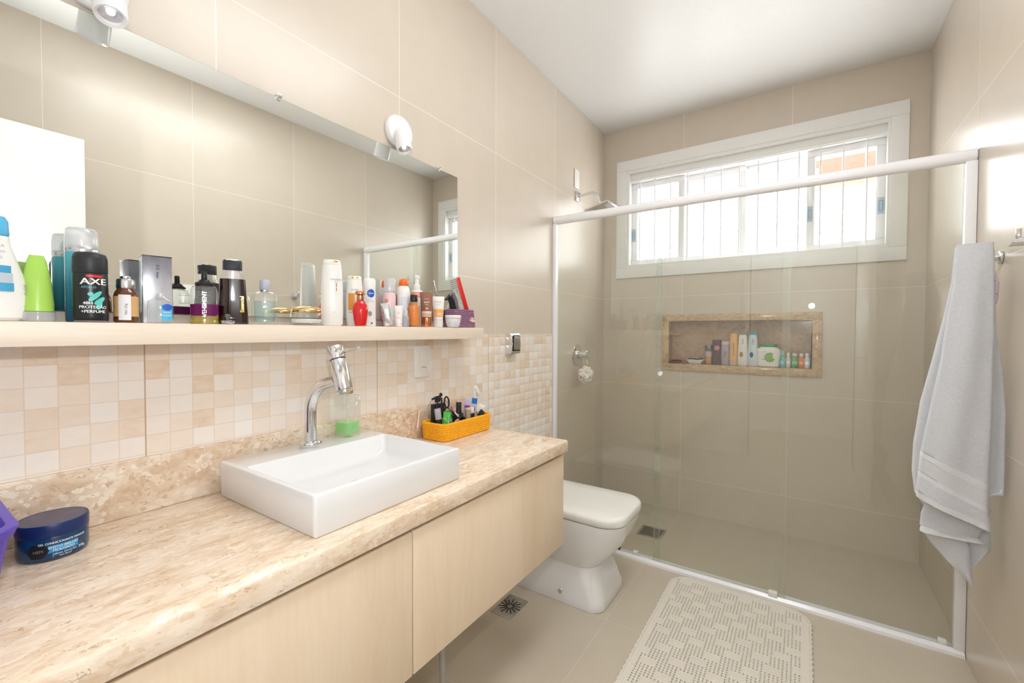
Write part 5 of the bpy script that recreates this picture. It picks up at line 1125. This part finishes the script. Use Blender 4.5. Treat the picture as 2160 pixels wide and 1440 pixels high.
stick('white_cap_tube', 'black tube with white cap right of the beige foundation', 'tube', (.100, 1.388, ZB2 + .002), (.098, 1.388, ZB2 + .067), [('tube_body', 0, .72, .0100, M_BLK), ('cap', .72, 1, .0092, M_WPL)])
t_ = thing('striped_card', 'white card with fine dark stripes at the right of the yellow basket', 'card', (.112, 1.408, ZB2), BK); a_ = face_angle(.112, 1.408); T_ = Matrix.Translation((.112, 1.408, ZB2 + .003)) @ Matrix.Rotation(a_, 4, 'Z') @ Matrix.Rotation(-.25, 4, 'X')
obj('card_sheet', MB().box(-.0006, .0006, -.011, .011, 0, .074, .0003, T=T_), M_WPL, t_); mb = MB()
for i in range(5): mb.box(.0007, .0010, -.008 + i * .004, -.0068 + i * .004, .010, .064, T=T_)
obj('stripes', mb, M_INKG, t_)
t_ = thing('printed_sachet', 'translucent sachet with blue and violet print poking up at basket right', 'sachet', (.070, 1.400, ZB2), BK); a_ = face_angle(.07, 1.40); T_ = Matrix.Translation((.072, 1.400, ZB2 + .003)) @ Matrix.Rotation(a_, 4, 'Z') @ Matrix.Rotation(-.12, 4, 'X')
obj('pouch', MB().box(-.001, .001, -.026, .022, 0, .088, .0005, T=T_), col('lilac_film', C(202, 194, 212), .2), t_)
obj('print', MB().box(.0011, .0014, .002, .022, .074, .092, T=T_), col('vivid_blue_print', C(18, 118, 200), .3), t_); obj('print', MB().box(.0011, .0014, -.022, -.002, .056, .066, T=T_), col('violet_print', C(150, 70, 160), .3), t_); obj('print', MB().box(.0011, .0014, .004, .016, .050, .062, T=T_), col('navy_print', C(54, 72, 160), .3), t_)
rz = thing('white_razor', 'white plastic razor handle with hooked head standing up at the basket right end', 'razor', (.080, 1.425, ZB2), BK)
rh = MB(); rh.loft([[(.080 + dx_, 1.425 + dy_ + .0006 * i, z_) for dx_, dy_ in ((-.005, -.006), (.005, -.006), (.005, .006), (-.005, .006))] for i, z_ in enumerate((ZB2 + .002, ZB2 + .05, ZB2 + .10, ZB2 + .122))], smooth=False); obj('handle', rh, M_WPL, rz)
T_ = Matrix.Translation((.083, 1.431, ZB2 + .124)) @ Matrix.Rotation(-.95, 4, 'X'); obj('razor_head', MB().box(-.006, .006, -.006, .030, -.006, .008, .002, T=T_), M_WPL, rz)
t_ = thing('black_compact', 'black compact case at the right end of the yellow basket', 'compact', (.095, 1.425, ZB2), BK); obj('case_body', MB().lathe([(.012, 0), (.0135, .002), (.0135, .012), (.012, .014)], T=Matrix.Translation((.120, 1.424, ZB2 + .042)) @ Matrix.Rotation(1.1, 4, 'X'), n=24), M_MBLK, t_)
tag(obj('nail_file', MB().tube([(.032, 1.150, .840), (.026, 1.166, .905)], [.004, .003], 10), col('peach_stick', C(236, 212, 190), .5)), 'peach coloured stick leaning on the stone upstand left of the yellow basket', 'nail file')

for o in COL.objects:
    if (o.get('group') == BK or o.name in ('scissors',)) and o.parent is None: o.scale = (1.12, 1.12, 1.28)
